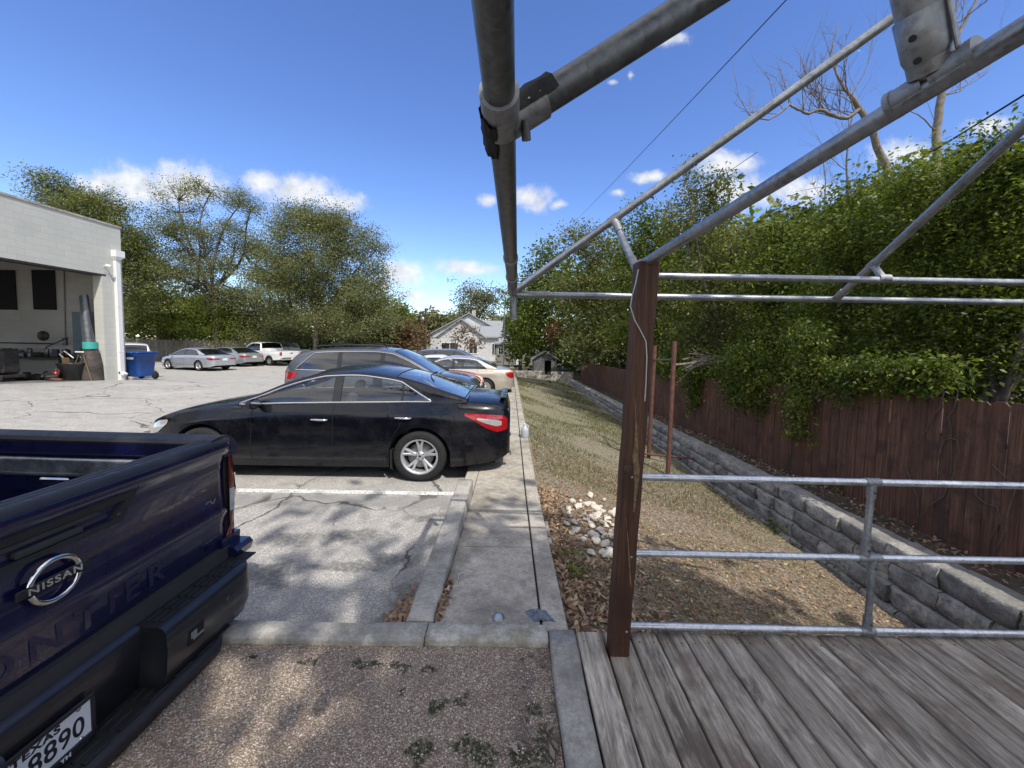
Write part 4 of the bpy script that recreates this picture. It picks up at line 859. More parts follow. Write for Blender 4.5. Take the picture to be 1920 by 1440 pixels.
# ---------------- camper trailer roof beyond the grey SUV
p=at(686,660,y=46); t=thing('camper_trailer','long white camper trailer parked under the trees','trailer',(p.x,p.y,-.42),-.1)
m=MB(); prof=[(-3.4,.5),(3.2,.5),(3.45,1.4),(2.9,2.36),(1.2,2.42),(-3.1,2.62),(-3.4,2.5)]; m.prism([(a,b_) for a,b_ in prof],-1.15,1.15,'y'); m.build('shell',M['white_paint'],t)
for x in (-2.2,-.6,1.2): MB().box((x,-1.16,1.75),(.7,.03,.5),bev=.01).build('window',M['glass_dk'],t)
MB().box((.0,0,2.68),(.8,.7,.22),bev=.06).build('roof_unit',M['white_paint'],t)
for x in (-.5,.5):
    for s_ in (1,-1): make_wheel(t,x,s_*1.05,s_,.33,.2,.2,6,False,True)
# ------------------------------------------------------------------ near blue pickup: rear end in detail
TZ=-.28; tk=thing('blue_pickup_truck','dark blue pickup truck with a black step bumper in the near left foreground','pickup',(-1.645,1.345,TZ),math.pi-R(2.2))
BP=M['blue_paint']; PL=M['blackplastic']
L_=5.33
# cab and flanks: front of the truck lies out of the picture to the left. u=0 is the tailgate plane, forward = +u
TRK=dict(L=5.2,W=1.85,paint='blue_paint',r=.385,rim=.22,uw=(-1.42,1.76),q=.8,tuck=.03,shoulder=.03,crown=5,gap=.07,
 plan=[(-2.6,.985),(-1,1),(1.6,1),(2.3,.96),(2.5,.88),(2.6,.78)],
 bot=[(-2.6,.62),(-2.2,.55),(-1.6,.5),(0,.46),(2.2,.46),(2.6,.52)],belt=[(-2.6,1.235),(-1.1,1.235),(-.9,1.27),(.5,1.22),(1.4,1.18),(2.2,1.12),(2.5,1.03),(2.6,.9)],
 top=[(-2.6,1.24),(-1.1,1.24),(-.9,1.275),(0,1.26),(1.3,1.25),(1.9,1.22),(2.4,1.13),(2.55,1.04),(2.6,.92)],
 roof=[(-1.0,1.285),(-.92,1.5),(-.78,1.80),(-.2,1.85),(.5,1.83),(.85,1.72),(1.5,1.25)],ur=-1.0,uf=1.5,u1=.72,u2=-.76,cab=(-.98,1.42),bed=(-2.6,-1.04),pillars=[(.2,.1),(-.6,.08)],wr=(-.9,4.0),frame=.055,edge=.92,tumble=.24,
 trim=None,glass='glass_dk',glassw='glass_dk',seats=[(.3,.4),(.3,-.4)],parcel=False,gaps=[(1.2,.5,None),(.2,.5,None),(-.62,.5,None),(-1.02,.5,None)],handles=[(.35,1.05),(-.45,1.08)],handlem='blue_paint',mirror=(1.1,1.2),mirrorm='blackplastic',wheel=(6,False,False),
 lamps=[('headlight','whitelens',[(2.25,.85,1.02),(2.5,.83,.98)])],boxes=[('grille','blackplastic',2.6,0,.78,1.2,.4,.05)])
sub=car('x','','',(0,0,0),0,TRK)
for ch in list(sub.root.children):
    ch.parent=tk; ch.location.x+=2.66
bpy.data.objects.remove(sub.root)
# bed interior
m=MB(); Wb=.735; z0=.83; z1=1.225; u0=.085; u1=1.58
m.add([(u0,-Wb,z0),(u1,-Wb,z0),(u1,Wb,z0),(u0,Wb,z0)],[(0,1,2,3)],0,False)
for s_ in (1,-1):
    P_=[]
    for (v,z) in ((Wb,z0),(Wb+.012,z0+.16),(Wb-.012,z0+.17),(Wb-.012,z0+.25),(Wb+.02,z0+.26),(Wb+.02,1.20),(Wb-.015,1.21),(Wb-.015,1.275)): P_.append([(u0,s_*v,z),(u1,s_*v,z)])
    m.grid(np.array(P_),0,False)
m.add([(u1,-.76,z0),(u1,.76,z0),(u1,.76,1.28),(u1,-.76,1.28)],[(0,1,2,3)],0,False)
for k in range(13): m.box((.83,-.6+k*.1,z0+.008),(1.45,.05,.014),bev=.004)
m.build('cargo_bed',M['blue_paint'],tk)
for s_ in (1,-1):
    m=MB(); m.prism([(s_*(Wb-.02),1.283),(s_*(Wb-.01),1.302),(s_*.79,1.312),(s_*.84,1.305),(s_*.885,1.272),(s_*.906,1.225),(s_*.74,1.225)],-.0,1.62,'x'); m.build('bed_rail_cap',PL,tk)
    m=MB(); m.box((.82,s_*(Wb-.018),1.135),(1.45,.03,.10),bev=.006); m.box((.82,s_*(Wb-.034),1.172),(1.45,.006,.008)); m.box((.82,s_*(Wb-.034),1.10),(1.45,.006,.008)); m.build('rail_track',M['galv'],tk)
MB().box((.88,-Wb+.03,1.055),(.17,.02,.045),bev=.008).build('bed_lamp',M['chrome'],tk)
# tailgate: skin lofted across the truck
prof=[(.085,.66),(.03,.655),(.012,.67),(.004,.70),(.006,.80),(-.004,.845),(-.010,.872),(.0,.90),(.008,1.0),(.010,1.10),(.004,1.16),(-.010,1.195),(-.026,1.215),(-.034,1.24),(-.034,1.262),(-.026,1.274)]
m=MB(); HWG=.832
vs=np.concatenate([[-HWG],np.linspace(-HWG+.012,HWG-.012,40),[HWG]])
def tg(u,v,z):
    e=.012 if abs(v)>HWG-.006 else 0.0; bow=.012*(v/HWG)**2; return (u+bow+e,v,z)
hole=(-.385,.30,1.045,1.175)
m.grid(np.array([[tg(u,v,z) for (u,z) in prof] for v in vs])[::-1])
for v in (-HWG,HWG): m.add([(.09,v,.66)]+[tg(u,v,z) for u,z in prof]+[(.09,v,1.27)],[tuple(range(len(prof)+2))],0,False)
m.build('tailgate',BP,tk)
m=MB(); cap=[(-.032,1.272),(-.026,1.287),(-.012,1.294),(.0,1.2955),(.02,1.296),(.023,1.2935),(.026,1.296),(.05,1.296),(.053,1.2935),(.056,1.296),(.085,1.295),(.10,1.288),(.10,1.24)]
m.grid(np.array([[(u+.012*(v/HWG)**2,v,z) for (u,z) in cap] for v in np.linspace(-HWG,HWG,24)])[::-1]); m.build('tailgate_cap',PL,tk)
MB().add([(.09,-HWG,.7),(.09,HWG,.7),(.09,HWG,1.28),(.09,-HWG,1.28)],[(0,1,2,3)],0,False).build('tailgate_inner',BP,tk)
# handle bezel
m=MB(); zt,zb,vl,vr=1.198,1.085,.31,.31
outer=[(-vl-.0,zt),(vr,zt),(vr-.07,zb),(-vl+.07,zb)]; inner=[(-vl+.05,zt-.028),(vr-.05,zt-.028),(vr-.10,zb+.022),(-vl+.10,zb+.022)]
uo,ui=-.012,.022
def ring(a,b_,ua,ub):
    n=len(a); va=[(ua,p[0],p[1]) for p in a]; vb=[(ub,p[0],p[1]) for p in b_]; m.add(va+vb,[(i,(i+1)%n,n+(i+1)%n,n+i) for i in range(n)],0,False)
ring([(p[0]*1.012,p[1]+(.004 if p[1]>1.1 else -.004)) for p in outer],outer,.012,uo); ring(outer,inner,uo,uo+.003); ring(inner,[(p[0]*.96,p[1]) for p in inner],uo+.003,ui); m.add([(ui,p[0]*.96,p[1]) for p in inner],[(0,1,2,3)],0,False)
m.build('handle_bezel',PL,tk)
m=MB(); m.box((.008,0,1.155),(.022,.34,.03),bev=.008); m.box((.0,0,1.122),(.03,.20,.026),bev=.008); m.build('tailgate_handle',M['interior'],tk)
MB().lathe([(0,-.016),(.006,-.016),(.007,-.01)],10,'x',(0,-.225,1.12)).build('lock',M['bolt'],tk)
# round emblem with name bar
ezc=.985; eu=-.012; ev=.0
em=MB()
for a0,a1 in ((14,166),(194,346)):
    P_=[]
    for a in np.linspace(R(a0),R(a1),40):
        row=[]
        for t in np.linspace(0,2*math.pi,9): rr=.074+.0095*math.cos(t); row.append((eu-.006-.006*math.sin(t),ev+math.cos(a)*rr*-1,ezc+math.sin(a)*rr))
        P_.append(row)
    em.grid(np.array(P_))
em=em.build('emblem',M['chrome'],tk)
MB().box((eu-.002,ev,ezc),(.010,.218,.035),bev=.004).build('emblem_bar',M['blackplastic'],em)
text_mesh('emblem_lettering','NISSAN',.035,M['chrome'],em,frame_m((eu-.0085,ev,ezc-.0005),(0,-1,0),(0,0,1)),.002,spacing=1.18,sx=1.22,bold=.0008)
for o in em.children:
    pass
DB=paint('deep_blue_shadow_paint',(.003,.0035,.02),.1,.5,coat=.3)
text_mesh('model_lettering','FRONTIER',.135,BP,tk,frame_m((.0045,0,.757),(0,-1,0),(0,0,1)),.0016,spacing=1.42,sx=1.05,bold=.003)
text_mesh('badge','SV',.05,M['cast'],tk,frame_m((.016,-.72,.95),(0,-1,0),(0,0,1)),.003,sx=1.3)
# tail lamps
for s_ in (1,-1):
    M['darkred']=plain('dark_red_lens',(.13,.006,.010),.1,0,.6,1.0,var=.3,scale=25)
    def lamp(nm,mat,z0_,z1_,grow,par=tk):
        P_=[]
        for z in np.linspace(z0_,z1_,10):
            k=1-.12*((z-.98)/.28)**2
            P_.append([(.26,s_*(.905+grow),z),(.12,s_*(.907+grow),z),(.03,s_*(.895+grow),z),(.008-grow,s_*(.78*k+.115),z),(.0-grow,s_*.866,z),(.006-grow,s_*.842,z)])
        return MB().grid(np.array(P_)[::s_]).build(nm,M[mat],par)
    t_=lamp('tail_light','darkred',.72,1.188,.0); lamp('reversing_lens','whitelens',.86,.99,.003,t_)
    m=MB(); P_=[[(u,s_*v,z) for v,z in ((.80,1.19),(.80,1.298),(.835,1.296),(.862,1.278),(.888,1.245),(.903,1.19))] for u in (-.012,.0,.30)]; P_[0]=[(u+.006,v,z-.004) for u,v,z in P_[0]]; m.grid(np.array(P_)[::s_]); m.add(P_[0],[tuple(range(6))],0,False); m.build('corner_cap',M['blue_paint'],tk)
    MB().box((.16,s_*.86,.99),(.26,.09,.55)).build('lamp_housing',M['interior'],tk)
    m=MB(); m.prism([(.30,.50),(.0,.55),(-.005,.72),(.30,.72)],s_*.77,s_*.905,'y'); m.build('corner_panel',BP,tk)
# bumper
def bump_part(name,v0,v1,prof_,mat,n=14,end=None):
    P_=[]
    for v in np.linspace(v0,v1,n):
        k=end(v) if end else 0; dz=.07*max(0,(abs(v)-.80)/.11)**2 if end else 0; P_.append([(u+k,v,z-(dz if z>.45 else -dz*.5)) for u,z in prof_])
    P_=np.array(P_); m=MB(); m.grid(P_[::-1]); m.add(P_[0].tolist(),[tuple(range(len(prof_)))],0,False); m.add(P_[-1].tolist(),[tuple(range(len(prof_)))[::-1]],0,False); return m.build(name,mat,tk)
BM=plain('dark_bumper_paint',(.016,.017,.022),.36,.1,.5,.35,.2,9,.06,250)
for s_ in (1,-1):
    e=lambda v: .26*max(0,(abs(v)-.72)/.2)**2
    bump_part('bumper',s_*.255,s_*.91,[(.05,.60),(-.13,.607),(-.155,.60),(-.168,.575),(-.172,.50),(-.165,.40),(-.14,.335),(-.05,.33),(.05,.34)][::1],BM,20,e)
    # pad with treads on top
    m=MB()
    for k in range(7):
        for q in range(4): m.box((-.015-q*.032,s_*(.32+k*.082),.610),(.018,.062,.007),bev=.002)
    m.box((-.055,s_*.56,.604),(.16,.60,.007),bev=.002); m.build('step_pad',PL,tk)
    m=MB(); m.prism([(.10,.585),(-.06,.60),(-.075,.645),(-.055,.668),(.10,.672)],s_*.79,s_*.918,'y'); m.build('bumper_corner',M['blue_paint'],tk)
    m=MB(); m.box((-.171,s_*.40,.475),(.006,.085,.075),bev=.002); m.build('hook_slot',M['seam'],tk)
    m=MB(); m.box((-.174,s_*.385,.480),(.006,.032,.030),bev=.002); m.box((-.174,s_*.41,.460),(.004,.06,.012)); m.build('hook_cover',M['cast'],tk)
    MB().lathe([(0,-.004),(.012,-.004),(.014,-.001),(.017,-.003),(.019,.001)],20,'x',(-.172,s_*.60,.50)).build('parking_sensor',M['bolt'],tk)
bump_part('bumper_centre',-.256,.256,[(.05,.615),(-.045,.61),(-.058,.59),(-.048,.50),(-.035,.33),(.05,.32)],BM,8)
bump_part('lower_step',-.70,.70,[(.06,.33),(-.13,.322),(-.165,.315),(-.178,.295),(-.165,.255),(.06,.24)],PL,10,lambda v:.12*max(0,(abs(v)-.5)/.2)**2)
m=MB()
for k in range(11):
    for q in range(3): m.box((-.055-q*.04,-.60+k*.12,.325),(.02,.085,.008),bev=.002)
m.build('step_pad',PL,tk)
MB().box((.03,0,.60),(.10,1.62,.14)).build('bumper_bracket',M['interior'],tk)
# number plate
pu=-.066; pz=.425; tilt=.05
PV_=.105
pf=MB(); 
for (cy,cz,wy,wz) in ((0,.073,.325,.018),(0,-.076,.325,.024),(.156,0,.014,.16),(-.156,0,.014,.16)): pf.box((pu-.004,cy+PV_,pz+cz),(.012,wy,wz),bev=.003)
pf=pf.build('plate_frame',PL,tk)
pp=MB().box((pu,PV_,pz),(.006,.305,.152),bev=.002).build('number_plate',M['plate'],tk)
fm=lambda v,z,o=.0036:frame_m((pu-o,v+PV_,pz+z),(0,-1,0),(0,0,1))
text_mesh('plate_state','TEXAS',.034,M['platetext'],pp,fm(.012,.046),.0006,spacing=1.1,sx=1.25,bold=.0012)
text_mesh('plate_number','8890',.098,M['platetext'],pp,fm(-.045,-.012),.0006,spacing=1.05,sx=.82,bold=.0012)
text_mesh('frame_lettering','TH',.020,M['plate'],pf,fm(-.06,-.0765,.0115),.0006,sx=1.2,bold=.0006)
MB().lathe([(0,-.003),(.007,-.003),(.008,0)],10,'x',(pu-.003,-.11+PV_,pz+.060)).build('plate_screw',M['chrome'],pp); MB().lathe([(0,-.003),(.007,-.003),(.008,0)],10,'x',(pu-.003,-.115+PV_,pz-.062)).build('plate_screw',M['chrome'],pp)
# ------------------------------------------------------------------ block garage on the left
def blockmat(name,base,shade,bw=.405,bh=.203,axes='yz',joint=.88):
    m,nt,b,_=NT(name); g=G(nt); s=g.sep(); cb=g.n('ShaderNodeCombineXYZ'); g.set(cb,0,s['Y' if axes[0]=='y' else 'X']); g.set(cb,1,s['Z'])
    br=g.n('ShaderNodeTexBrick',offset=.5); g.set(br,'Vector',cb.outputs[0]); g.set(br,'Scale',1.0); g.set(br,'Brick Width',bw); g.set(br,'Row Height',bh); g.set(br,'Mortar Size',.006); g.set(br,'Mortar Smooth',.3); g.set(br,'Bias',-.2)
    g.set(br,'Color1',(*base,1)); g.set(br,'Color2',(*shade,1)); g.set(br,'Mortar',(*[x*joint for x in base],1))
    c=g.mix(g.rng(g.noise(.9,6,.7),.45,.72,0,.35),br.outputs['Color'],[x*.78 for x in base]); c=g.mix(g.rng(g.noise(1.7,6,.75,g.map((1,1,.15))),.56,.75,0,.3),c,[x*.55 for x in base])
    g.set(b,'Base Color',c); b.inputs['Roughness'].default_value=.85; b.inputs['Specular IOR Level'].default_value=.2
    g.set(b,'Normal',g.bump(g.math('SUBTRACT',g.math('MULTIPLY',g.noise(40,4),.25),br.outputs['Fac']),.5,.012)); return m
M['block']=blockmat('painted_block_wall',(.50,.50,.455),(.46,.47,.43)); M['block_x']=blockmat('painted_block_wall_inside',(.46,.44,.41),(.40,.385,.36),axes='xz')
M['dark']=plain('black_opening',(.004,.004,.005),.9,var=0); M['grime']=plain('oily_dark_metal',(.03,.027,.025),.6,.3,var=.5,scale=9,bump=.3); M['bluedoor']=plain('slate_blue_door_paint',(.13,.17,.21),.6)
BX=-14.4; BY=14.42; gb=thing('garage_building','pale painted block garage with a big open bay at the left edge','building',(BX,BY,0))
TOPZ=5.53; OPZ=3.70; JY=13.70; zb=-.15
def gbx(name,x0,x1,y0,y1,z0,z1,mat,par=gb,bev=0): return MB().box(((x0+x1)/2-BX,(y0+y1)/2-BY,(z0+z1)/2),(x1-x0,y1-y0,z1-z0),bev=bev).build(name,mat,par)
gbx('pier',BX-.32,BX,JY,BY,zb,OPZ,M['block']); gbx('front_wall',BX-.32,BX,-3,BY,OPZ+.003,TOPZ-.06,M['block'])
gbx('coping',BX-.36,BX+.03,-3,BY+.03,TOPZ-.06,TOPZ,M['walk']); gbx('lintel',BX-.335,BX+.004,1.0,JY+.14,OPZ-.06,OPZ,M['grime'])
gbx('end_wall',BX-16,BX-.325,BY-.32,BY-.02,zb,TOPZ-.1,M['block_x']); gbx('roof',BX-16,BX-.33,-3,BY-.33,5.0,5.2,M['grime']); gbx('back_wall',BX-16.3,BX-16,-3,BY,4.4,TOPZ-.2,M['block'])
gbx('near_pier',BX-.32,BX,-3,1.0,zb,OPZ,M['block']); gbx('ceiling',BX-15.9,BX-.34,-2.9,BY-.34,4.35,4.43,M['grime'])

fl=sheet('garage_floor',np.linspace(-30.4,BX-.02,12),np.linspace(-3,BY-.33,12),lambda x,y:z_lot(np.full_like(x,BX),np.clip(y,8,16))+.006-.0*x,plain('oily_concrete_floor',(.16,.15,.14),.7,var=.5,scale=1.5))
# downspout and conductor head at the corner
ds=MB(); ds.box((.055,-.235,2.05),(.11,.17,4.4),bev=.01); ds.box((.055,-.235,.95),(.118,.178,.03)); ds.box((.055,-.235,2.6),(.118,.178,.03)); ds.box((.12,-.235,.16),(.2,.17,.09),(0,.5,0),bev=.01); ds.build('downspout',M['white_paint'],gb)
h=MB(); h.add([(0,-.40,4.42),(.24,-.40,4.42),(.24,-.02,4.42),(0,-.02,4.42),(0,-.40,4.14),(.24,-.40,4.14),(.24,-.02,4.14),(0,-.02,4.14),(0,-.32,3.98),(.11,-.32,3.98),(.11,-.15,3.98),(0,-.15,3.98)],[(0,1,2,3),(0,4,5,1),(1,5,6,2),(2,6,7,3),(4,8,9,5),(5,9,10,6),(6,10,11,7)],0,False); h=h.build('rain_head',M['white_paint'],gb); h.scale=(.8,.82,.8); h.location=(0,-.043,1.08)
m=MB(); m.tube([(.0,-.62,3.98),(.10,-.62,4.02)],.02,8); m.box((.16,-.63,4.0),(.16,.09,.09),(0,.15,.4),bev=.02); m.tube([(.02,-.60,3.84),(.03,-.45,3.6),(.02,-.38,3.4)],.009,6); m.build('security_camera',M['white_paint'],gb)
# inside the bay: windows, door and clutter along the end wall (y = BY-.34)
WY=BY-.335
def onw(px,py,y=WY): return at(px,py,y=y)
def wbox(name,x0,y0,x1,y1,mat,t=.04,par=gb):
    a=onw(x0,y0); b_=onw(x1,y1); c=(a+b_)/2; return MB().box((c.x-BX,c.y-t/2-BY,c.z),(abs(b_.x-a.x),t,abs(a.z-b_.z)),bev=.006).build(name,mat,par)
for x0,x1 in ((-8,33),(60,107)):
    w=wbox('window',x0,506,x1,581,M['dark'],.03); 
d=wbox('door',137,585,192,712,M['bluedoor'],.05); p=onw(155,655); MB().box((p.x-BX,p.y-BY-.06,p.z),(.05,.05,.12),bev=.01).build('handle',M['bolt'],d)
m=MB(); a=onw(121,505); b_=onw(124,640); m.tube([a-Vector((BX,BY+.02,0)),b_-Vector((BX,BY+.02,0))],.018,6); m.box((b_.x-BX,b_.y-BY-.04,b_.z),(.12,.08,.26),bev=.01); m.build('conduit',M['galv_dk'],gb)
# loose shop things
gz0=lambda y: zl(BX,y)+.01
def shop(px,py,y,name,label,cat):
    p=at(px,py,y=y); return thing(name,label,cat,(p.x,p.y,gz0(y)))
Y1=13.95; t=shop(181,710,13.55,'exhaust_duct','tall leaning grey duct pipe with a teal band at the garage corner','duct'); t.location.x=min(t.location.x,BX-.36)
m=MB(); m.tube([(-.25,.1,2.95),(-.24,.1,2.93),(-.14,.05,2.0),(0,0,1.05)],[.115,.118,.135,.165],24,False); m.build('pipe',M['galv_dk'],t)
MB().tube([(.0,0,1.10),(.0,0,1.34)],[.19,.19],24).build('teal_band',plain('teal_plastic',(.05,.36,.32),.5),t)
m=MB(); m.lathe([(.0,1.06),(.2,1.04),(.24,.9),(.30,.5),(.32,.0)],24,'z',(.02,0,0)); m.build('drum',plain('rusty_brown_drum',(.07,.058,.05),.75,.3,var=.5,scale=4),t)
MB().box((.02,-.36,1.0),(.30,.02,.05),bev=.006).build('label',M['white_paint'],t)
m=MB()
for x0,x1 in ((-.38,-.05),(.42,.06)): m.tube([(x0,-.38,.0),(x1,-.30,.95)],.018,6)
m.build('prop_stick',M['scar'],t)
t=shop(156,706,13.2,'bucket','dark grey plastic tub beside the leaning duct','tub'); t.location.x=min(t.location.x,BX-.62)
m=MB(); m.lathe([(0,.02),(.26,.02),(.36,.56),(.385,.58),(.38,.60),(.345,.58),(.27,.08)],28,'z'); m.build('shell',M['char_paint'],t); m=MB(); m.tube([(-.1,0,.55),(-.35,-.05,.9),(-.25,0,1.0),(-.05,.1,.75)],.025,8); m.tube([(.1,.1,.5),(.25,.1,.7),(.3,.0,.8)],.02,6); m.build('hose',M['alloy'],t)
t=shop(127,702,13.0,'red_can','small red can on the garage floor near the tub','can'); t.location.x=min(t.location.x,BX-.95); MB().lathe([(0,0),(.085,0),(.085,.24),(.05,.28),(.03,.32),(0,.32)],16,'z').build('body',M['red_paint'],t); MB().lathe([(.0,.32),(.035,.32),(.035,.37),(0,.37)],12,'z').build('cap',M['scar'],t)
t=shop(124,700,13.15,'wooden_board','narrow brown board leaning by the red can','board'); t.location.x=min(t.location.x,BX-.8); MB().box((0,.05,.38),(.22,.04,.78),(.1,0,.05),bev=.005).build('plank',M['scar'],t)
t=shop(85,690,13.9,'workbench','dark cluttered workbench along the garage end wall','workbench')
m=MB(); m.box((0,-.3,.78),(2.6,.6,.07),bev=.01)
for x in (-1.2,1.2):
    for y in (-.55,-.06): m.box((x,y,.38),(.08,.06,.76))
m.build('bench',M['grime'],t)
r_=random.Random(5)
for k in range(16):
    m=MB(); s=(r_.uniform(.1,.35),r_.uniform(.1,.3),r_.uniform(.08,.28)); 
    if k%3: m.box((r_.uniform(-1.15,1.15),r_.uniform(-.5,-.1),.815+s[2]/2),s,(0,0,r_.uniform(0,2)),bev=.02)
    else: m.lathe([(0,0),(s[0]*.4,0),(s[0]*.4,s[2]),(s[0]*.2,s[2]+.04),(0,s[2]+.04)],14,'z',(r_.uniform(-1.15,1.15),r_.uniform(-.5,-.1),.815))
    m.build('shop_tool',[M['grime'],M['bolt'],M['rustpipe'],M['galv_dk']][k%4],t)
m=MB(); m.tube([(.3,-.2,.8),(.3,-.2,1.15),(1.1,-.2,1.5)],.02,6); m.tube([(-1.3,-.2,1.28),(.6,-.2,1.28)],.025,6); m.lathe([(.0,-.05),(.16,-.05),(.18,.0),(.16,.05),(0,.05)],18,'y',(.35,-.3,1.55)); m.build('lamp_arm',M['grime'],t)
for k,(px,col,nm,lb) in enumerate(((112,'grime','scrap_pile','heap of dark scrap parts on the garage floor before the bench'),(60,'grime','scrap_pile','long dark axle and parts lying at the garage threshold'))):
    t=shop(px,712,12.9-.3*k,nm,lb,'scrap'); 
    for q in range(9):
        m=MB(); s=(r_.uniform(.15,.5),r_.uniform(.1,.3),r_.uniform(.08,.3)); m.box((r_.uniform(-.9,.6)-.5,r_.uniform(-.1,.5),s[2]/2),s,(r_.uniform(-.3,.3),r_.uniform(-.3,.3),r_.uniform(0,3)),bev=.03); m.build('metal_part',[M['grime'],M['bolt'],M['rustpipe']][q%3],t)
t=shop(-6,716,12.0,'yellow_press','yellow and dark wheeled shop press just inside the garage bay','press')
m=MB(); m.box((0,0,.16),(1.1,.6,.1),bev=.02); m.box((-.3,0,.75),(.14,.5,1.1),bev=.02); m.box((.25,0,.62),(.5,.45,.75),bev=.05); m.build('frame',M['grime'],t); m=MB(); m.lathe([(0,1.3),(.16,1.3),(.17,1.35),(.17,2.15),(.1,2.25),(0,2.25)],20,'z',(-.1,0,0)); m.build('cylinder',plain('ochre_paint',(.22,.14,.04),.55),t)
for x in(-.5,.5): MB().lathe([(0,-.03),(.07,-.03),(.07,.03),(0,.03)],14,'y',(x,-.3,.07)).build('caster',M['tyre'],t)
# blue wheeled bin by the corner
p=at(263,712,y=14.9); bb=thing('blue_bin','large blue wheeled recycling bin at the garage corner','bin',(p.x,p.y,zl(p.x,p.y)),-.12); bb.scale=(.86,.9,1)
M['bluebin']=plain('blue_bin_plastic',(.010,.055,.22),.42,0,.5,var=.15,scale=5)
m=MB(); rr=[]
for z,w_,d_ in ((.16,.37,.33),(.30,.385,.345),(.95,.455,.42),(.96,.485,.45),(1.02,.485,.45)):
    rr.append([(math.copysign(abs(math.cos(a))**.35,math.cos(a))*w_,math.copysign(abs(math.sin(a))**.35,math.sin(a))*d_,z) for a in np.linspace(0,2*math.pi,41)])
m.grid(np.array(rr)); m.box((0,.0,.17),(.70,.62,.05)); m.build('body',M['bluebin'],bb)
m=MB(); m.box((0,0,1.06),(.98,.92,.06),bev=.025); m.box((0,-.47,1.05),(.5,.06,.05),bev=.015); m.box((0,.5,1.0),(.7,.05,.05),bev=.015); m.build('lid',M['bluebin'],bb)
for x in (-.36,.36): MB().lathe([(0,-.04),(.13,-.04),(.145,-.02),(.145,.02),(.13,.04),(0,.04)],20,'x',(x,.34,.15)).build('wheel',M['tyre'],bb)
m=MB(); m.box((-.06,-.422,.845),(.10,.006,.07)); m.box((.14,-.425,.86),(.22,.006,.022)); m.box((.14,-.425,.82),(.20,.006,.016)); m.build('sticker',M['white_paint'],bb)
for x,w_,h_ in ((-.30,.20,.15),(.0,.18,.12)): 
    MB().box((x,-.36,.075),(w_,.14,h_),(0,.3,.2),bev=.02).build('foot_block',M['walk'],bb)
# ------------------------------------------------------------------ fences
def fence(name,label,pts,zb_,zt_,mat,pw=.14,th=.018,gap=.006,dog=True,rail=True,side=1):
    """pts: function s(m)->(x,y); pickets marched along it"""
    t=thing(name,label,'fence',(0,0,0)); m=MB(); tint=[]; s=0.0; r_=random.Random(11)
    path=[Vector((a,b_,0)) for a,b_ in pts]; 
    segs=[]; 
    for a,b_ in zip(path[:-1],path[1:]):
        d=(b_-a); n=max(1,round(d.length/(pw+gap))); pit=d.length/n; u=d.normalized(); nrm=Vector((-u.y,u.x,0))*side
        for k in range(n):
            c=a+u*((k+.5)*pit); zb=zb_(c.x,c.y); zt=zt_(c.x,c.y)+r_.uniform(-.015,.015); w=pit/2-gap/2-r_.uniform(0,.003); off=r_.uniform(-.004,.004); lean=r_.uniform(-.006,.006)
            pr=[(-w,zb),(w,zb),(w,zt-.03),(w-.03,zt),(-w+.03,zt),(-w,zt-.03)] if dog else [(-w,zb),(w,zb),(w,zt),(-w,zt)]
            vs=[]; 
            for dd in (0,th):
                for x,z in pr: q=c+u*(x+lean*(z-zb))+nrm*(dd+off); vs.append((q.x,q.y,z))
            n_=len(pr); f0=len(m.f); m.add(vs,[tuple(range(n_)),tuple(range(n_,2*n_))[::-1]]+[(i,n_+i,n_+(i+1)%n_,(i+1)%n_) for i in range(n_)],0,False); tint+=[r_.random()**1.4]*(len(m.f)-f0)
    o=m.build('pickets',mat,t); o.data.attributes.new('tint','FLOAT','FACE').data.foreach_set('value',tint)
    for a,b_ in zip(path[:-1],path[1:]):
        u=(b_-a).normalized(); nrm=Vector((-u.y,u.x,0))*side
        for h in (.25,.75):
            mm=MB(); q0=a-nrm*.03; q1=b_-nrm*.03
            z0=zb_(a.x,a.y)*(1-h)+zt_(a.x,a.y)*h; z1=zb_(b_.x,b_.y)*(1-h)+zt_(b_.x,b_.y)*h
            mm.tube([(q0.x,q0.y,z0),(q1.x,q1.y,z1)],.035,4); ob=mm.build('rail',mat,t)
    return t
def x_f(y): return np.interp(y,[-8,4.3,12.5,22,27],[5.35,5.05,4.75,4.55,4.5])
fy=[-6,0,2.5,5,7.5,10,12.5,15,17.5,20,22.5,24.5]
fence('wooden_fence','long reddish brown picket fence behind the stone block wall, half covered by vines',[(float(x_f(y)),y) for y in fy],lambda x,y:float(z_terr(x,y))-.05,lambda x,y:float(np.interp(y,[0,4.3,12.5,22,26],[1.12,1.04,.60,.40,.38])),M['fence'],side=1)
# leaf-strewn grey fence across the lot
a=at(240,690,y=31); b_=at(345,690,y=34); fence('plank_fence','grey weathered plank fence behind the bright silver sedan',[(a.x-4,a.y-1),(a.x,a.y),(b_.x,b_.y),(b_.x+7,b_.y+2.5)],lambda x,y:-1.0,lambda x,y:1.2,M['greyfence'],.14,side=-1)
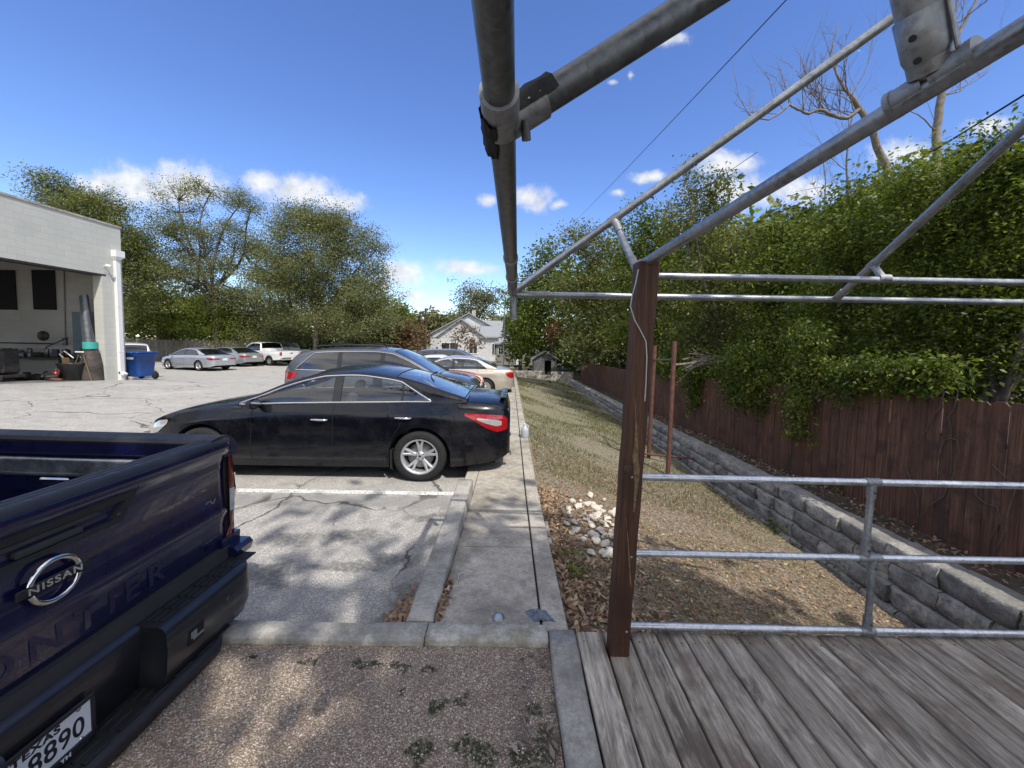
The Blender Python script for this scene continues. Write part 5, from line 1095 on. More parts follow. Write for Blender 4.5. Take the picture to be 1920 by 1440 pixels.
# ------------------------------------------------------------------ retaining wall of stacked blocks
SM,nt,b,_=NT('blackened_limestone_block'); g=G(nt)
f=g.noise(5,7,.72); f2=g.noise(22,6,.7); tn=g.attr('tint')
c=g.ramp(f,[(.30,(.085,.083,.08)),(.43,(.25,.245,.235)),(.56,(.43,.42,.39)),(.72,(.60,.58,.53))]); c=g.mix(g.rng(f2,.45,.7,0,.7),c,(.07,.07,.072)); c=g.mix(g.math('MULTIPLY',tn,.55),c,(.085,.087,.092))
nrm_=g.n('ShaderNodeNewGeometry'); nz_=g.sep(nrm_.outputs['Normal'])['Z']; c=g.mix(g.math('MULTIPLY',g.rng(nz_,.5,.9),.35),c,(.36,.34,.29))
g.set(b,'Base Color',c); b.inputs['Roughness'].default_value=.92; g.set(b,'Normal',g.bump(g.math('ADD',f,f2),.9,.03)); M['stone']=SM
rw=thing('retaining_wall','low dry stacked wall of blackened grey stone blocks beside the lawn','wall',(0,0,0))
r_=random.Random(4); 
def course(ci,nc):
    m=MB(); tint=[]; y=1.2+r_.uniform(0,.3)
    while y<25.2:
        l=r_.uniform(.40,.50) if ci<nc-1 else r_.uniform(.5,.62); y1=y+l-.010; ym=(y+y1)/2
        zb=float(z_base(ym))-.06; zt=float(z_wall(ym)); hh=(zt-zb)/nc; z0=zb+ci*hh; z1=z0+hh-.008
        xf=float(x_wall(ym))-.47+.052*ci+r_.uniform(-.012,.012); xb=float(x_wall(ym))-.02 if ci==nc-1 else xf+.30
        ny,nz=5,4; P_=[]
        f0=len(m.f)
        def rough(a,b_): return .014*math.sin(a*41+b_*7+ci)+.012*math.sin(b_*53+a*19)+.008*math.sin(a*97)
        for i in range(ny):
            row=[]
            for (dx,zz) in ((.0,-.0),(-.0,.004),(-.012,.03),(-.02,.35),(-.02,.65),(-.012,.95),(.006,1.0),(.06,1.003),(None,1.0)):
                yy=y+(y1-y)*i/(ny-1); edge=.016 if i in(0,ny-1) else 0
                X=xb if dx is None else xf+dx+edge+(rough(yy*3,zz*3) if 0.01<zz<.99 else 0)
                row.append((X,yy,z0+(z1-z0)*zz+(rough(yy,X)*.5 if zz>=.99 else 0)))
            P_.append(row)
        m.grid(np.array(P_)); m.add(P_[0],[tuple(range(9))],0,False); m.add(P_[-1],[tuple(range(9))[::-1]],0,False)
        tint+=[r_.random()]*(len(m.f)-f0); y=y1+.010
    o=m.build('stone_course' if ci<nc-1 else 'cap_stones',M['stone'],rw); o.data.attributes.new('tint','FLOAT','FACE').data.foreach_set('value',tint)
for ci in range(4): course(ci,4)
# low concrete wall closing the lawn
t=thing('concrete_wall','low pale concrete wall closing the far end of the lawn','wall',(2.2,25.6,0)); 
m=MB(); m.box((-.95,0,-.72),(2.1,.22,.72),bev=.015); m.box((1.25,0,-.74),(1.5,.22,.70),bev=.015); m.box((.3,0,-.86),(.40,.20,.50),bev=.01); m.build('wall_panel',M['walk'],t)
# ------------------------------------------------------------------ white house, shed, pole
SID,nt,b,_=NT('white_board_siding'); g=G(nt); s=g.sep(); w=g.math('FRACT',g.math('MULTIPLY',s['Z'],5.5)); g.set(b,'Base Color',g.mix(g.rng(w,.9,1.0,0,.6),g.ramp(g.noise(3,5),[(.3,(.42,.43,.43)),(.7,(.56,.57,.57))]),(.25,.26,.27))); b.inputs['Roughness'].default_value=.8; g.set(b,'Normal',g.bump(w,.4,.02))
SHG,nt,b,_=NT('grey_shingle_roof'); g=G(nt); g.set(b,'Base Color',g.ramp(g.noise(14,6,.7),[(.3,(.17,.18,.19)),(.7,(.32,.33,.345))])); b.inputs['Roughness'].default_value=.9; g.set(b,'Normal',g.bump(g.vor(8),.4,.03))
HY=46; hp=at(862,680,y=HY); hs=thing('white_house','white board house with grey gabled roofs beyond the parked cars','house',(hp.x,HY,-.9))
def gable(x0,x1,y0,y1,he,hr,nm=True,over=.35):
    m=MB(); xm=(x0+x1)/2; m.prism([(x0,0),(x1,0),(x1,he),(xm,hr),(x0,he)],y0,y1,'y'); m.build('wall',SID,hs)
    k=(hr-he)/(xm-x0); m=MB()
    for s_,xe in ((-1,x0),(1,x1)):
        e=(xe+s_*over,he-over*k+.03); q=(xm,hr+.05)
        m.add([(e[0],y0-over,e[1]),(q[0],y0-over,q[1]),(q[0],y1+over,q[1]),(e[0],y1+over,e[1]),(e[0],y0-over,e[1]+.14),(q[0],y0-over,q[1]+.14),(q[0],y1+over,q[1]+.14),(e[0],y1+over,e[1]+.14)],[(0,3,2,1),(4,5,6,7),(0,1,5,4),(3,7,6,2),(0,4,7,3)],0,False)
    m.build('roof',SHG,hs)
gable(-2.6,2.9,0,5,2.9,4.9); gable(-4.4,5.6,4.2,9,3.2,5.9)
m=MB(); m.prism([(4.2,2.4),(4.2+5.2,2.4)][::1]+[(9.4,2.55),(6.9,5.0),(4.2,5.0)],3.5,3.6,'y')
MB().box((3.55,2.6,1.45),(1.9,5,2.9)).build('wall',SID,hs)
m=MB(); m.add([(2.4,-.3,2.85),(5.0,-.3,2.85),(5.0,6.5,5.1),(1.9,6.5,5.1),(2.4,-.3,3.0),(5.0,-.3,3.0),(5.0,6.5,5.25),(1.9,6.5,5.25)],[(0,3,2,1),(4,5,6,7),(0,1,5,4),(1,2,6,5)],0,False); m.build('roof',SHG,hs)
for x,y,z,w_,h_ in ((-1.2,-.03,1.5,1.9,1.3),(1.6,-.03,1.6,.9,1.2),(4.1,.07,1.5,.45,1.3)):
    f_=MB().box((x,y,z),(w_+.2,.05,h_+.2),bev=.01).build('window',M['white_paint'],hs); MB().box((x,y-.03,z),(w_,.03,h_)).build('pane',M['glass_dk'],f_); MB().box((x,y-.05,z),(.05,.02,h_)).build('glazing_bar',M['white_paint'],f_); MB().box((x,y+.02,z),(w_,.02,h_)).build('backing',M['interior'],f_)
MB().box((1.0,6.5,6.0),(.5,.5,1.2),bev=.02).build('chimney',M['walk'],hs)
t=thing('grey_shed','small grey board shed with a tiny barred window right of the house','shed',(at(952,690,y=40).x,40,-.9))
m=MB(); m.box((0,1,1.1),(2.6,2,2.2)); m.build('wall',M['greyfence'],t); MB().box((0,1,2.28),(3.0,2.6,.12),(.06,0,0)).build('roof',SHG,t)
f_=MB().box((-.75,-.02,1.5),(.6,.05,.8),bev=.01).build('window',M['white_paint'],t); MB().box((-.75,-.05,1.5),(.48,.03,.68)).build('pane',M['glass_dk'],f_); m=MB(); m.box((-.75,-.075,1.5),(.03,.02,.68)); m.box((-.75,-.075,1.5),(.48,.02,.03)); m.build('glazing_bar',M['white_paint'],f_)
MB().box((1.1,-.03,1.1),(.5,.05,2.1)).build('door',M['white_paint'],t)
p=at(1022,694,y=27.2); t=thing('dog_kennel','small grey gabled kennel with a dark doorway past the lawn','kennel',(p.x,27.2,-.95),0)
zs=p.z+.95; m=MB(); hw_=.80; z0=zs-.15
for x0,x1 in ((-hw_,-.05),(.42,hw_)): m.box(((x0+x1)/2,0,z0+.48),(x1-x0,.05,.96))
m.add([(-hw_,-.025,z0+.96),(hw_,-.025,z0+.96),(0,-.025,z0+1.42)],[(0,1,2)],0,False); m.box((-hw_,.75,z0+.48),(.05,1.5,.96)); m.box((hw_,.75,z0+.48),(.05,1.5,.96)); m.box((0,1.5,z0+.6),(1.6,.05,1.2)); m.box((.18,0,z0+.9),(.5,.052,.12)); m.build('wall',plain('dark_grey_kennel_boards',(.10,.10,.098),.85,var=.4,scale=7),t)
m=MB()
for s_ in (-1,1): m.add([(s_*1.0,-.2,z0+.86),(0,-.2,z0+1.46),(0,1.7,z0+1.46),(s_*1.0,1.7,z0+.86),(s_*1.0,-.2,z0+.93),(0,-.2,z0+1.53),(0,1.7,z0+1.53),(s_*1.0,1.7,z0+.93)],[(0,1,2,3),(4,7,6,5),(0,4,5,1),(0,3,7,4),(3,2,6,7)],0,False)
m.build('roof',SHG,t)
MB().box((.18,.6,z0+.4),(.5,.04,.8)).build('doorway_shade_sheet',M['dark'],t)  # black sheet stands in for the shade inside the doorway
p=at(944,680,y=30); t=thing('utility_pole','thin grey metal mast with a small crossbar left of the kennel','pole',(p.x,30,-.8))
ph=at(946,557,y=30).z+.8; MB().tube([(0,0,0),(.05,0,ph)],[.05,.035],8).build('mast',M['galv'],t); MB().tube([(-.45,0,ph-.1),(.55,0,ph-.12)],.022,6).build('crossbar',M['galv_dk'],t)
p=at(798,640,y=75); t=thing('utility_pole','distant brown wooden power pole with a transformer above the house roofs','pole',(p.x,75,-1)); ph=at(799,578,y=75).z+1
MB().tube([(0,0,0),(0,0,ph)],.16,8).build('mast',M['post'],t); MB().box((0,0,ph-.7),(2.2,.12,.12)).build('crossbar',M['post'],t); MB().lathe([(0,0),(.3,0),(.3,.9),(0,.95)],14,'z',(-.45,-.3,ph-2.6)).build('transformer',M['galv'],t)
# overhead cables
def cable(label,pa,pb,r,sag,mat='cable'):
    pts=[]
    for i in range(25):
        q=i/24; p_=pa.lerp(pb,q); p_.z-=sag*4*q*(1-q); pts.append(p_)
    tag(MB().tube(pts,r,5).build('power_line',M[mat]),label,'cable')
cable('thin black power line crossing the open blue sky',at(1700,-240,y=5.0),at(1060,432,y=52),.011,.15)
cable('thick black cable crossing the treetops on the right',at(2000,128,y=4.6),at(1300,525,y=17),.013,.25)
cable('thin wire running just under the hip pipe against the sky',at(1420,285,y=8.0),at(1060,520,y=24),.006,.1)
# ------------------------------------------------------------------ rusty pipe frame on the lawn
t=thing('rusty_pipe_frame','pair of rusty brown steel pipes with a crossbar standing on the lawn','pipe frame',(0,0,0))
pa0=at(1252,888,z=-.98); pa1=at(1265,640,y=pa0.y); pb0=at(1216,852,z=-.93); pb1=at(1228,648,y=pb0.y)
MB().tube([pa0-Vector((0,0,.2)),pa1],.044,16).build('upright',M['rustpipe'],t); MB().tube([pb0-Vector((0,0,.2)),pb1],.044,16).build('upright',M['rustpipe'],t)
MB().tube([pb0.lerp(pb1,.87),pa0.lerp(pa1,.865)],.02,10).build('crossbar',M['galv_dk'],t); MB().tube([pb0+Vector((-.25,0,.02)),pb0+Vector((.9,-.3,.01))],.025,8).build('ground_bar',M['rustpipe'],t)
# ------------------------------------------------------------------ foliage
LM={'privet':leafmat('privet_leaf_green',(.036,.054,.013),(.115,.155,.028),(.31,.33,.055),.48),
 'elm':leafmat('elm_leaf_green',(.065,.08,.026),(.15,.165,.055),(.25,.25,.09)),
 'olive':leafmat('olive_brown_leaf',(.088,.10,.042),(.17,.185,.078),(.27,.265,.125)),
 'bright':leafmat('bright_green_leaf',(.06,.09,.016),(.14,.18,.03),(.28,.30,.06)),
 'far':leafmat('distant_leaf',(.10,.105,.05),(.17,.17,.08),(.25,.23,.12)),
 'rust':leafmat('dry_rust_leaf',(.10,.06,.03),(.17,.10,.055),(.24,.16,.10))}
BK=plain('grey_brown_bark',(.105,.088,.072),.9,var=.4,scale=14,bump=.5,bscale=30); BKd=plain('pale_dead_bark',(.19,.165,.14),.9,var=.35,scale=14,bump=.3)
def leaves(name,cl,sig,per,size,mat,parent,asp=.5,droop=.35,flat=1.0):
    """cl (n,3) clump centres; every clump is a spray of small pointed leaves"""
    n=len(cl)*per; c=np.repeat(cl,per,0); s=np.repeat(sig,per)[:,None] if np.ndim(sig) else sig
    p=c+RNG.normal(size=(n,3))*s*np.array([1,1,.75*flat])
    ax=RNG.normal(size=(n,3)); ax[:,2]=ax[:,2]*.5-droop; ax/=np.linalg.norm(ax,axis=1,keepdims=True)
    nn=RNG.normal(size=(n,3))*.75+np.array([0,0,.7]); w=np.cross(ax,nn); w/=np.linalg.norm(w,axis=1,keepdims=True)+1e-9
    L=(size*RNG.uniform(.65,1.3,n))[:,None]; nrm=np.cross(w,ax)
    V=np.stack([p,p+ax*L*.42+w*L*asp*.5+nrm*L*.06,p+ax*L-nrm*L*.05,p+ax*L*.42-w*L*asp*.5+nrm*L*.06],1)
    tint=np.clip(np.repeat(RNG.beta(1.3,1.5,len(cl)),per)*.9+RNG.normal(size=n)*.16+.03,0,1)
    return link(name,quads_mesh(name,V,tint),mat,parent)
def limb(m,p0,p1,r0,r1,wob=.08,n=7,rg=random):
    p0=Vector(p0); p1=Vector(p1); L=(p1-p0).length; pts=[]
    o=[Vector((rg.uniform(-1,1),rg.uniform(-1,1),rg.uniform(-.6,.6)))*L*wob for _ in range(3)]
    for i in range(n):
        q=i/(n-1); b_=math.sin(math.pi*q); pts.append(p0.lerp(p1,q)+o[0]*b_+o[1]*math.sin(2*math.pi*q)*.5+Vector((0,0,-.0)))
    m.tube(pts,[r0+(r1-r0)*(i/(n-1))**.8 for i in range(n)],7); return pts
def tree(name,label,cat,base,blobs,mat,clumps,per,size,sig,trunk=.15,group=None,shell=.30,twigs=60,bark=None,split=.35,crown='crown',droop=.35,asp=.5,hang=0,gaps=(),pads=0):
    base=Vector(base); t=thing(name,label,cat,base,0,group); rg=random.Random(int(abs(base.x*100))+7)
    vol=np.array([b_[3]*b_[4]*b_[5] for b_ in blobs])**.72; vol/=vol.sum(); C=[]
    for b_,k in zip(blobs,RNG.multinomial(clumps,vol)):
        d=RNG.normal(size=(k,3)); d/=np.linalg.norm(d,axis=1,keepdims=True); rr=RNG.uniform(0,1,(k,1))**shell*(1+.16*RNG.normal(size=(k,1)))
        C.append(np.array(b_[:3])+d*rr*np.array(b_[3:6]))
    if pads:
        C=[np.repeat(c[:max(3,len(c)//pads)],pads,0)+np.concatenate([RNG.normal(size=(max(3,len(c)//pads)*pads,3))])*np.array([1,1,.5])*sig*1.75 for c in C]
    C=np.concatenate(C)-np.array(base)
    C=C[C[:,2]>-.2]
    for gx,gy,grx,gry in gaps:      # openings in the crown that let the sun through to (gx, gy) on the ground
        W_=C+np.array(base); k=(W_[:,2]+.05)/sd.z; qx=W_[:,0]-sd.x*k; qy=W_[:,1]-sd.y*k; C=C[((qx-gx)/grx)**2+((qy-gy)/gry)**2>1]
    m=MB(); top=max(b_[2]+b_[5]*.3 for b_ in blobs)-base.z; cx=sum(b_[0]*v for b_,v in zip(blobs,vol))-base.x; cy=sum(b_[1]*v for b_,v in zip(blobs,vol))-base.y
    fork=Vector((cx*.35,cy*.35,max(.4,top*split))); limb(m,(0,0,-.15),fork,trunk,trunk*.75,.04,8,rg)
    ends=[]
    for b_ in blobs:
        e=Vector(b_[:3])-base; pts=limb(m,fork-Vector((0,0,rg.uniform(0,.2)*fork.z)),e,trunk*.55,trunk*.16,.10,8,rg); ends+= pts[3:]
    for k in range(twigs):
        c=Vector(C[rg.randrange(len(C))]); e=min(ends,key=lambda q:(q-c).length_squared); limb(m,e,c,trunk*.13,trunk*.03,.08,5,rg)
    m.build('trunk',bark or BK,t)
    leaves(crown,C,sig,per,size,LM[mat] if isinstance(mat,str) else mat,t,asp,droop)
    return t
def B(lst,Y0=None):
    """blobs measured on the photo -> world ellipsoids (x,y,z,rx,ry,rz); each entry px,py,depth,rx,rz in px"""
    out=[]
    for (px,py,y,rx,rz) in lst:
        p=at(px,py,y=y); s=F/y; out.append((p.x,p.y,p.z,rx/s,rx/s*.85,rz/s))
    return out
GZ=lambda px,y: at(px,700,y=y).x
def tr(name,label,cat,px,y,zb,lst,*a,**k): return tree(name,label,cat,(GZ(px,y),y,zb),B(lst),*a,**k)
# --- trees across the lot
tr('elm_tree','leafy green tree rising behind the garage roof','tree',190,29,-.5,[(140,385,29,40,34),(195,405,29,48,42),(235,450,29,45,55),(180,470,29,70,60),(240,540,29,55,55),(120,350,29,30,16)],'elm',1300,56,.15,.34,pads=11,trunk=.22,group=None)
tr('oak_tree','tall thin topped oak with bare grey twigs showing in its crown','tree',415,35,-.6,[(335,375,35,36,30),(395,362,35,42,28),(450,385,35,36,26),(310,430,35,48,42),(370,440,35,60,48),(440,455,35,46,46),(340,510,35,70,48),(420,530,35,70,55),(290,480,35,45,55),(470,395,35,24,14)],'olive',1350,46,.13,.34,pads=12,trunk=.28,twigs=480,shell=.38,split=.42)
tr('round_oak_tree','broad round olive green oak on a slim pale trunk behind the pickups','tree',587,31,-.6,[(595,418,31,55,30),(560,455,31,70,42),(640,455,31,66,42),(690,505,31,36,48),(530,505,31,50,45),(600,520,31,90,52),(665,565,31,58,40),(545,570,31,62,40),(620,595,31,80,38),(705,470,31,16,22),(700,590,31,40,30),(575,400,31,24,12)],'olive',2300,56,.14,.36,pads=12,trunk=.2,twigs=160,shell=.33,split=.30)
tr('oak_tree','dark olive oak filling the gap between the two big oaks','tree',500,36,-.6,[(480,480,36,36,34),(500,540,36,48,48),(470,590,36,50,40),(520,620,36,60,36)],'olive',800,44,.15,.38,pads=10,trunk=.2,twigs=120)
tr('leafy_shrub','yellow green bush spilling over the grey plank fence behind the silver sedan','shrub',300,33.5,-.5,[(275,565,33.5,40,36),(320,580,33.5,45,32),(270,612,33.5,36,24),(345,600,33.5,40,24)],'bright',800,44,.14,.30,pads=9,trunk=.12,twigs=40)
tr('leafy_shrub','bright green bush with a bare twig left of the white pickup','shrub',410,36,-.5,[(400,594,36,44,24),(440,605,36,36,20),(380,615,36,44,20),(430,626,36,42,12)],'bright',800,44,.14,.30,pads=9,trunk=.12,twigs=40)
tr('dark_shrub','dense dark undergrowth tree behind the white pickups','tree',520,40,-.6,[(400,600,40,70,40),(480,620,40,60,36),(550,625,40,60,36),(620,630,40,60,32),(690,625,40,50,32),(330,590,40,70,50),(250,590,40,60,60)],'elm',900,20,.5,.62,trunk=.25,twigs=50,shell=.5)
tr('dark_shrub','olive undergrowth tree behind the camper trailer','tree',690,40,-.6,[(650,590,39,50,45),(700,600,39,40,50),(720,575,39,22,30),(660,640,39,60,22)],'olive',420,22,.3,.5,trunk=.2,twigs=60)
tr('small_tree','small bright green tree left of the white house','tree',748,44,-.8,[(745,590,44,20,22),(750,615,44,26,22),(740,640,44,24,20)],'bright',260,24,.35,.5,trunk=.14,twigs=30)
tr('redbud_tree','thin reddish brown tree in front of the white house wall','tree',770,40,-.8,[(765,620,40,26,24),(785,640,40,24,18),(752,645,40,22,20)],'rust',130,14,.32,.32,trunk=.12,twigs=150)
tr('crape_tree','nearly bare small tree before the white house gable','tree',868,38,-.8,[(870,625,38,26,20),(850,640,38,22,16),(890,645,38,22,16)],'rust',60,8,.3,.24,trunk=.07,twigs=190)
tr('far_tree','pale airy tree standing above the house roof','tree',888,60,-1,[(885,560,60,40,24),(872,585,60,30,20),(905,580,60,34,24),(920,555,60,20,14)],'far',300,26,.32,.5,pads=7,trunk=.24,twigs=100)
for i,(px,lb) in enumerate(((795,'distant olive tree beyond the house, left of the power pole'),(838,'distant olive tree beyond the house, right of the power pole'),(760,'distant tree at the left end of the far tree line'),(950,'distant tree behind the thin metal mast'))):
    tr('far_tree',lb,'tree',px,92+i,-1,[(px-14,607+3*(i%2),92+i,26,14),(px+14,602+3*(i%2),92+i,28,16),(px,625,92+i,40,14)],'far',260,16,.9,.9,trunk=.3,twigs=10,group='trees beyond the house')
# --- tangle beyond the brown fence, from the near right into the distance
PV=dict(droop=.45,asp=.48)
def tx(y,e=1.0): return float(x_f(y))+e
def hedge(name,label,y,zt,spec,n,per,size,sig,mat='privet',**k):
    return tree(name,label,'shrub',(tx(y,1.3),y,float(z_terr(tx(y,1.3),y))),B(spec),mat,n,per,size,sig,trunk=.07,group=None,**PV,**k)
hedge('privet_thicket','nearest dense green thicket at the right edge, towering above the fence',4.9,4,[(1890,300,4.9,80,60),(1960,360,4.6,90,90),(1850,400,5.2,80,70),(1920,480,4.9,100,80),(1860,560,5.0,80,70),(1940,620,4.8,80,70),(1840,650,5.3,60,45),(1890,700,4.9,50,30)],700,34,.066,.12,twigs=190)
hedge('privet_thicket','bright leafy thicket under the bare tree trunks, left of the nearest thicket',5.9,4,[(1730,345,5.9,80,48),(1690,425,6.0,90,60),(1770,470,5.8,90,70),(1720,560,5.9,90,60),(1660,640,6.1,60,50),(1770,640,5.8,80,50)],640,32,.066,.13,mat='bright',twigs=170)
hedge('privet_thicket','leafy thicket whose yellow green top catches the sun above the hip pipe brace',7.0,4,[(1620,375,7.0,70,44),(1570,450,7.1,80,60),(1650,490,7.0,80,70),(1580,570,7.0,80,60),(1530,640,7.2,70,60),(1620,680,6.8,60,40)],640,30,.075,.14,mat='bright',twigs=150)
hedge('privet_thicket','dark shaded thicket above the bundle of cut branches',8.8,4,[(1490,440,8.8,70,48),(1440,520,9.0,70,60),(1510,560,8.8,80,60),(1450,620,8.8,70,55),(1400,680,8.6,50,45),(1480,690,8.4,60,30)],520,28,.095,.16,twigs=100)
hedge('privet_thicket','tall upright leafy thicket right of the timber post against the clouds',11.0,4,[(1330,365,11,46,40),(1290,420,11,56,50),(1370,470,11,70,60),(1320,540,11,70,60),(1370,610,11,70,55),(1300,640,11,50,50),(1285,320,11,12,30)],640,32,.095,.19,mat='elm',twigs=130)
hedge('privet_thicket','leafy thicket directly behind the top of the timber post',14.5,4,[(1205,430,14.5,50,42),(1245,470,14.5,50,55),(1190,520,14.5,55,55),(1250,580,14.5,60,60),(1190,620,14.5,50,45),(1255,670,14.0,40,30)],520,28,.13,.23,twigs=80)
hedge('privet_thicket','olive green thicket left of the timber post below the roof pipe',19.5,4,[(1120,470,19.5,46,38),(1085,450,19.5,30,26),(1130,540,19.5,52,55),(1080,550,19.5,46,50),(1140,620,19.5,46,45),(1095,640,19.5,40,30)],620,30,.14,.3,mat='elm',twigs=90)
tr('shade_tree','dark leaning tree with a dead brown spray above the small kennel','tree',1035,28,-.9,[(1030,490,28,38,34),(1000,530,28,32,40),(1050,570,28,44,50),(1000,600,28,36,40),(1050,640,28,36,30),(985,640,29,24,30)],'privet',520,24,.22,.38,trunk=.2,twigs=60)
tr('shade_tree','dark tree behind the metal mast left of the kennel','tree',975,34,-.9,[(975,560,34,24,34),(985,610,34,30,40),(970,650,34,22,22)],'privet',260,22,.28,.42,trunk=.18,twigs=30)
tr('dead_spray','hanging spray of dead brown leaves in the trees above the kennel','dead foliage',1042,26.5,-.9,[(1040,620,26.5,12,16)],'rust',30,14,.2,.2,trunk=.02,twigs=10,crown='foliage')
# darker second rank deeper in the thicket so that it reads as a solid mass
for i,(px,y,hz) in enumerate(((1960,8.0,330),(1800,9.5,330),(1650,11.5,390),(1500,14,430),(1360,18,430),(1230,24,470),(1120,32,500))):
    tree('background_shrub',['dark shrub deep behind the nearest thicket','dark shrub deep behind the bright leafy thicket','dark shrub deep behind the sunlit yellow green top','dark shrub behind the shaded thicket over the cut branches','dark shrub behind the tall upright thicket','dark shrub behind the thicket at the post top','dark shrub behind the olive thicket'][i],'shrub',(GZ(px,y),y,-.9),B([(px,hz+40,y,100,70),(px-60,hz+140,y,90,90),(px+60,hz+150,y,90,90),(px,hz+250,y,120,80)]),'elm' if i%2 else 'privet',420,20,.2+.012*y,.035*y,trunk=.1,twigs=20,group=None,shell=.5,droop=.3)
for lb,y,sp in (('low dark shrub behind the fence at the right edge',5.6,[(1880,690,5.6,70,40),(1960,700,5.4,70,50),(1820,720,5.8,60,36)]),('low dark shrub behind the fence below the nearest thicket',6.4,[(1750,690,6.4,60,44),(1690,700,6.5,60,40),(1800,730,6.3,50,30)]),('low dark shrub behind the fence over the hanging vine',7.6,[(1600,690,7.6,60,44),(1540,690,7.8,50,40),(1480,700,8.2,50,36)])):
    hedge('background_shrub',lb,y,4,sp,300,22,.08,.13,twigs=30)
tree('shade_tree','unseen broad leafy tree added behind the viewer, shading the deck and drive','tree',(5.2,-8.5,-.9),[(2.9,-4.6,8.2,2.7,2.2,1.6),(-.2,-4.2,8.4,2.7,2.2,1.6),(5.6,-5.3,8.3,2.6,2.3,1.6),(-2.6,-4.8,8.4,2.2,2.0,1.5),(2.0,-6.3,8.9,3.2,2.2,1.5),(4.0,-3.6,8.0,1.8,1.5,1.1)],'elm',900,20,.36,.36,gaps=[(-1.0,1.5,.75,1.0),(-2.2,3.3,1.1,.8)],trunk=.3,twigs=20,shell=.6)  # out-of-view crown added to block the sun; its gaps are shaped to leave sunlit patches
# vines hanging over the fence
def vine(label,lst,n,per,size,sig,px,y,mat='privet'):
    x=float(x_f(y))-.12; bl=[(float(x_f(yy))-.10,yy,at(p_,q_,y=yy).z,rx/(F/yy)*.35,rx/(F/yy),rz/(F/yy)) for p_,q_,yy,rx,rz in lst]
    t=tree('hanging_vine',label,'vine',(x+.25,y,float(z_terr(x,y))),bl,mat,n,per,size,sig,trunk=.018,twigs=40,crown='foliage',droop=.8,asp=.5,shell=.6,split=.9); return t
vine('bright green vine hanging far down over the brown fence',[(1590,640,6.3,44,40),(1578,690,6.3,48,38),(1566,745,6.4,46,38),(1572,800,6.4,36,34)],200,20,.066,.085,1575,6.35,'bright')
vine('dark green vine draping the fence top right of the cut branches',[(1420,680,7.8,60,44),(1490,700,7.4,56,44),(1370,715,8.2,50,40),(1450,745,7.5,40,30),(1380,745,8.1,24,26)],300,20,.072,.10,1440,7.7)
vine('green vine creeping along the fence top behind the rusty pipes',[(1250,680,11.3,44,34),(1320,705,9.8,44,34),(1300,745,9.8,20,30)],190,18,.085,.12,1290,10)
vine('dense leaves drooping over the fence top near the right edge',[(1870,700,4.5,70,34),(1790,705,4.8,60,30),(1700,700,5.2,66,32),(1640,715,5.6,50,40)],240,20,.07,.09,1750,5)
# dry vine stems on the fence
m=MB(); rg=random.Random(9)
for k,pl in enumerate(([(1795,700),(1797,730),(1790,765),(1778,782),(1783,800),(1784,850),(1782,890)],[(1770,735),(1762,765),(1745,790),(1728,820),(1722,835)],[(1784,822),(1770,825),(1762,850),(1755,880),(1772,900)],[(1784,822),(1795,825),(1799,845),(1790,880),(1780,910)],[(1830,900),(1830,930),(1850,945),(1870,950),(1876,975),(1862,1000),(1850,1030)],[(1910,900),(1890,960),(1885,1000),(1865,1030)],[(1778,905),(1770,930),(1740,950),(1720,985)],[(1700,880),(1720,930),(1722,975),(1705,985)],[(1760,728),(1735,740),(1727,745)],[(1860,870),(1880,890),(1905,905)])):
    pts=[]
    for px,py in pl:
        y=5.0*721/5.0/((px-962)/5.03*1.0) if False else None
        q=at(px,py,x=5.0); yy=q.y; q=at(px,py,x=float(x_f(yy))-.045); pts.append(q)
    m.tube(pts,[.007-.005*i/len(pts) for i in range(len(pts))],5)
tag(m.build('dry_vine',BK),'bare dry vine stems clinging to the brown fence boards at right','vine')
# heap of cut branches hung in the hedge
p=at(1315,682,y=9.6); t=thing('branch_bundle','bundle of cut grey branches lodged on the fence by the rusty pipes','branches',p)
m=MB()
for k in range(34):
    a=rg.uniform(-.5,.5); l=rg.uniform(.3,.75); b0_=Vector((rg.uniform(-.2,.45),rg.uniform(-.15,.15),rg.uniform(-.08,.2))); limb(m,b0_-Vector((l*.5,0,l*.5*a)),b0_+Vector((l*.5,rg.uniform(-.2,.2),l*.5*a+.05)),.010,.004,.12,5,rg)
limb(m,(-.65,0,-.04),(.3,.02,.12),.035,.03,.04,6,rg); limb(m,(-.6,0,-.5),(-.1,0,.02),.012,.01,.05,6,rg); m.build('sticks',BKd,t)
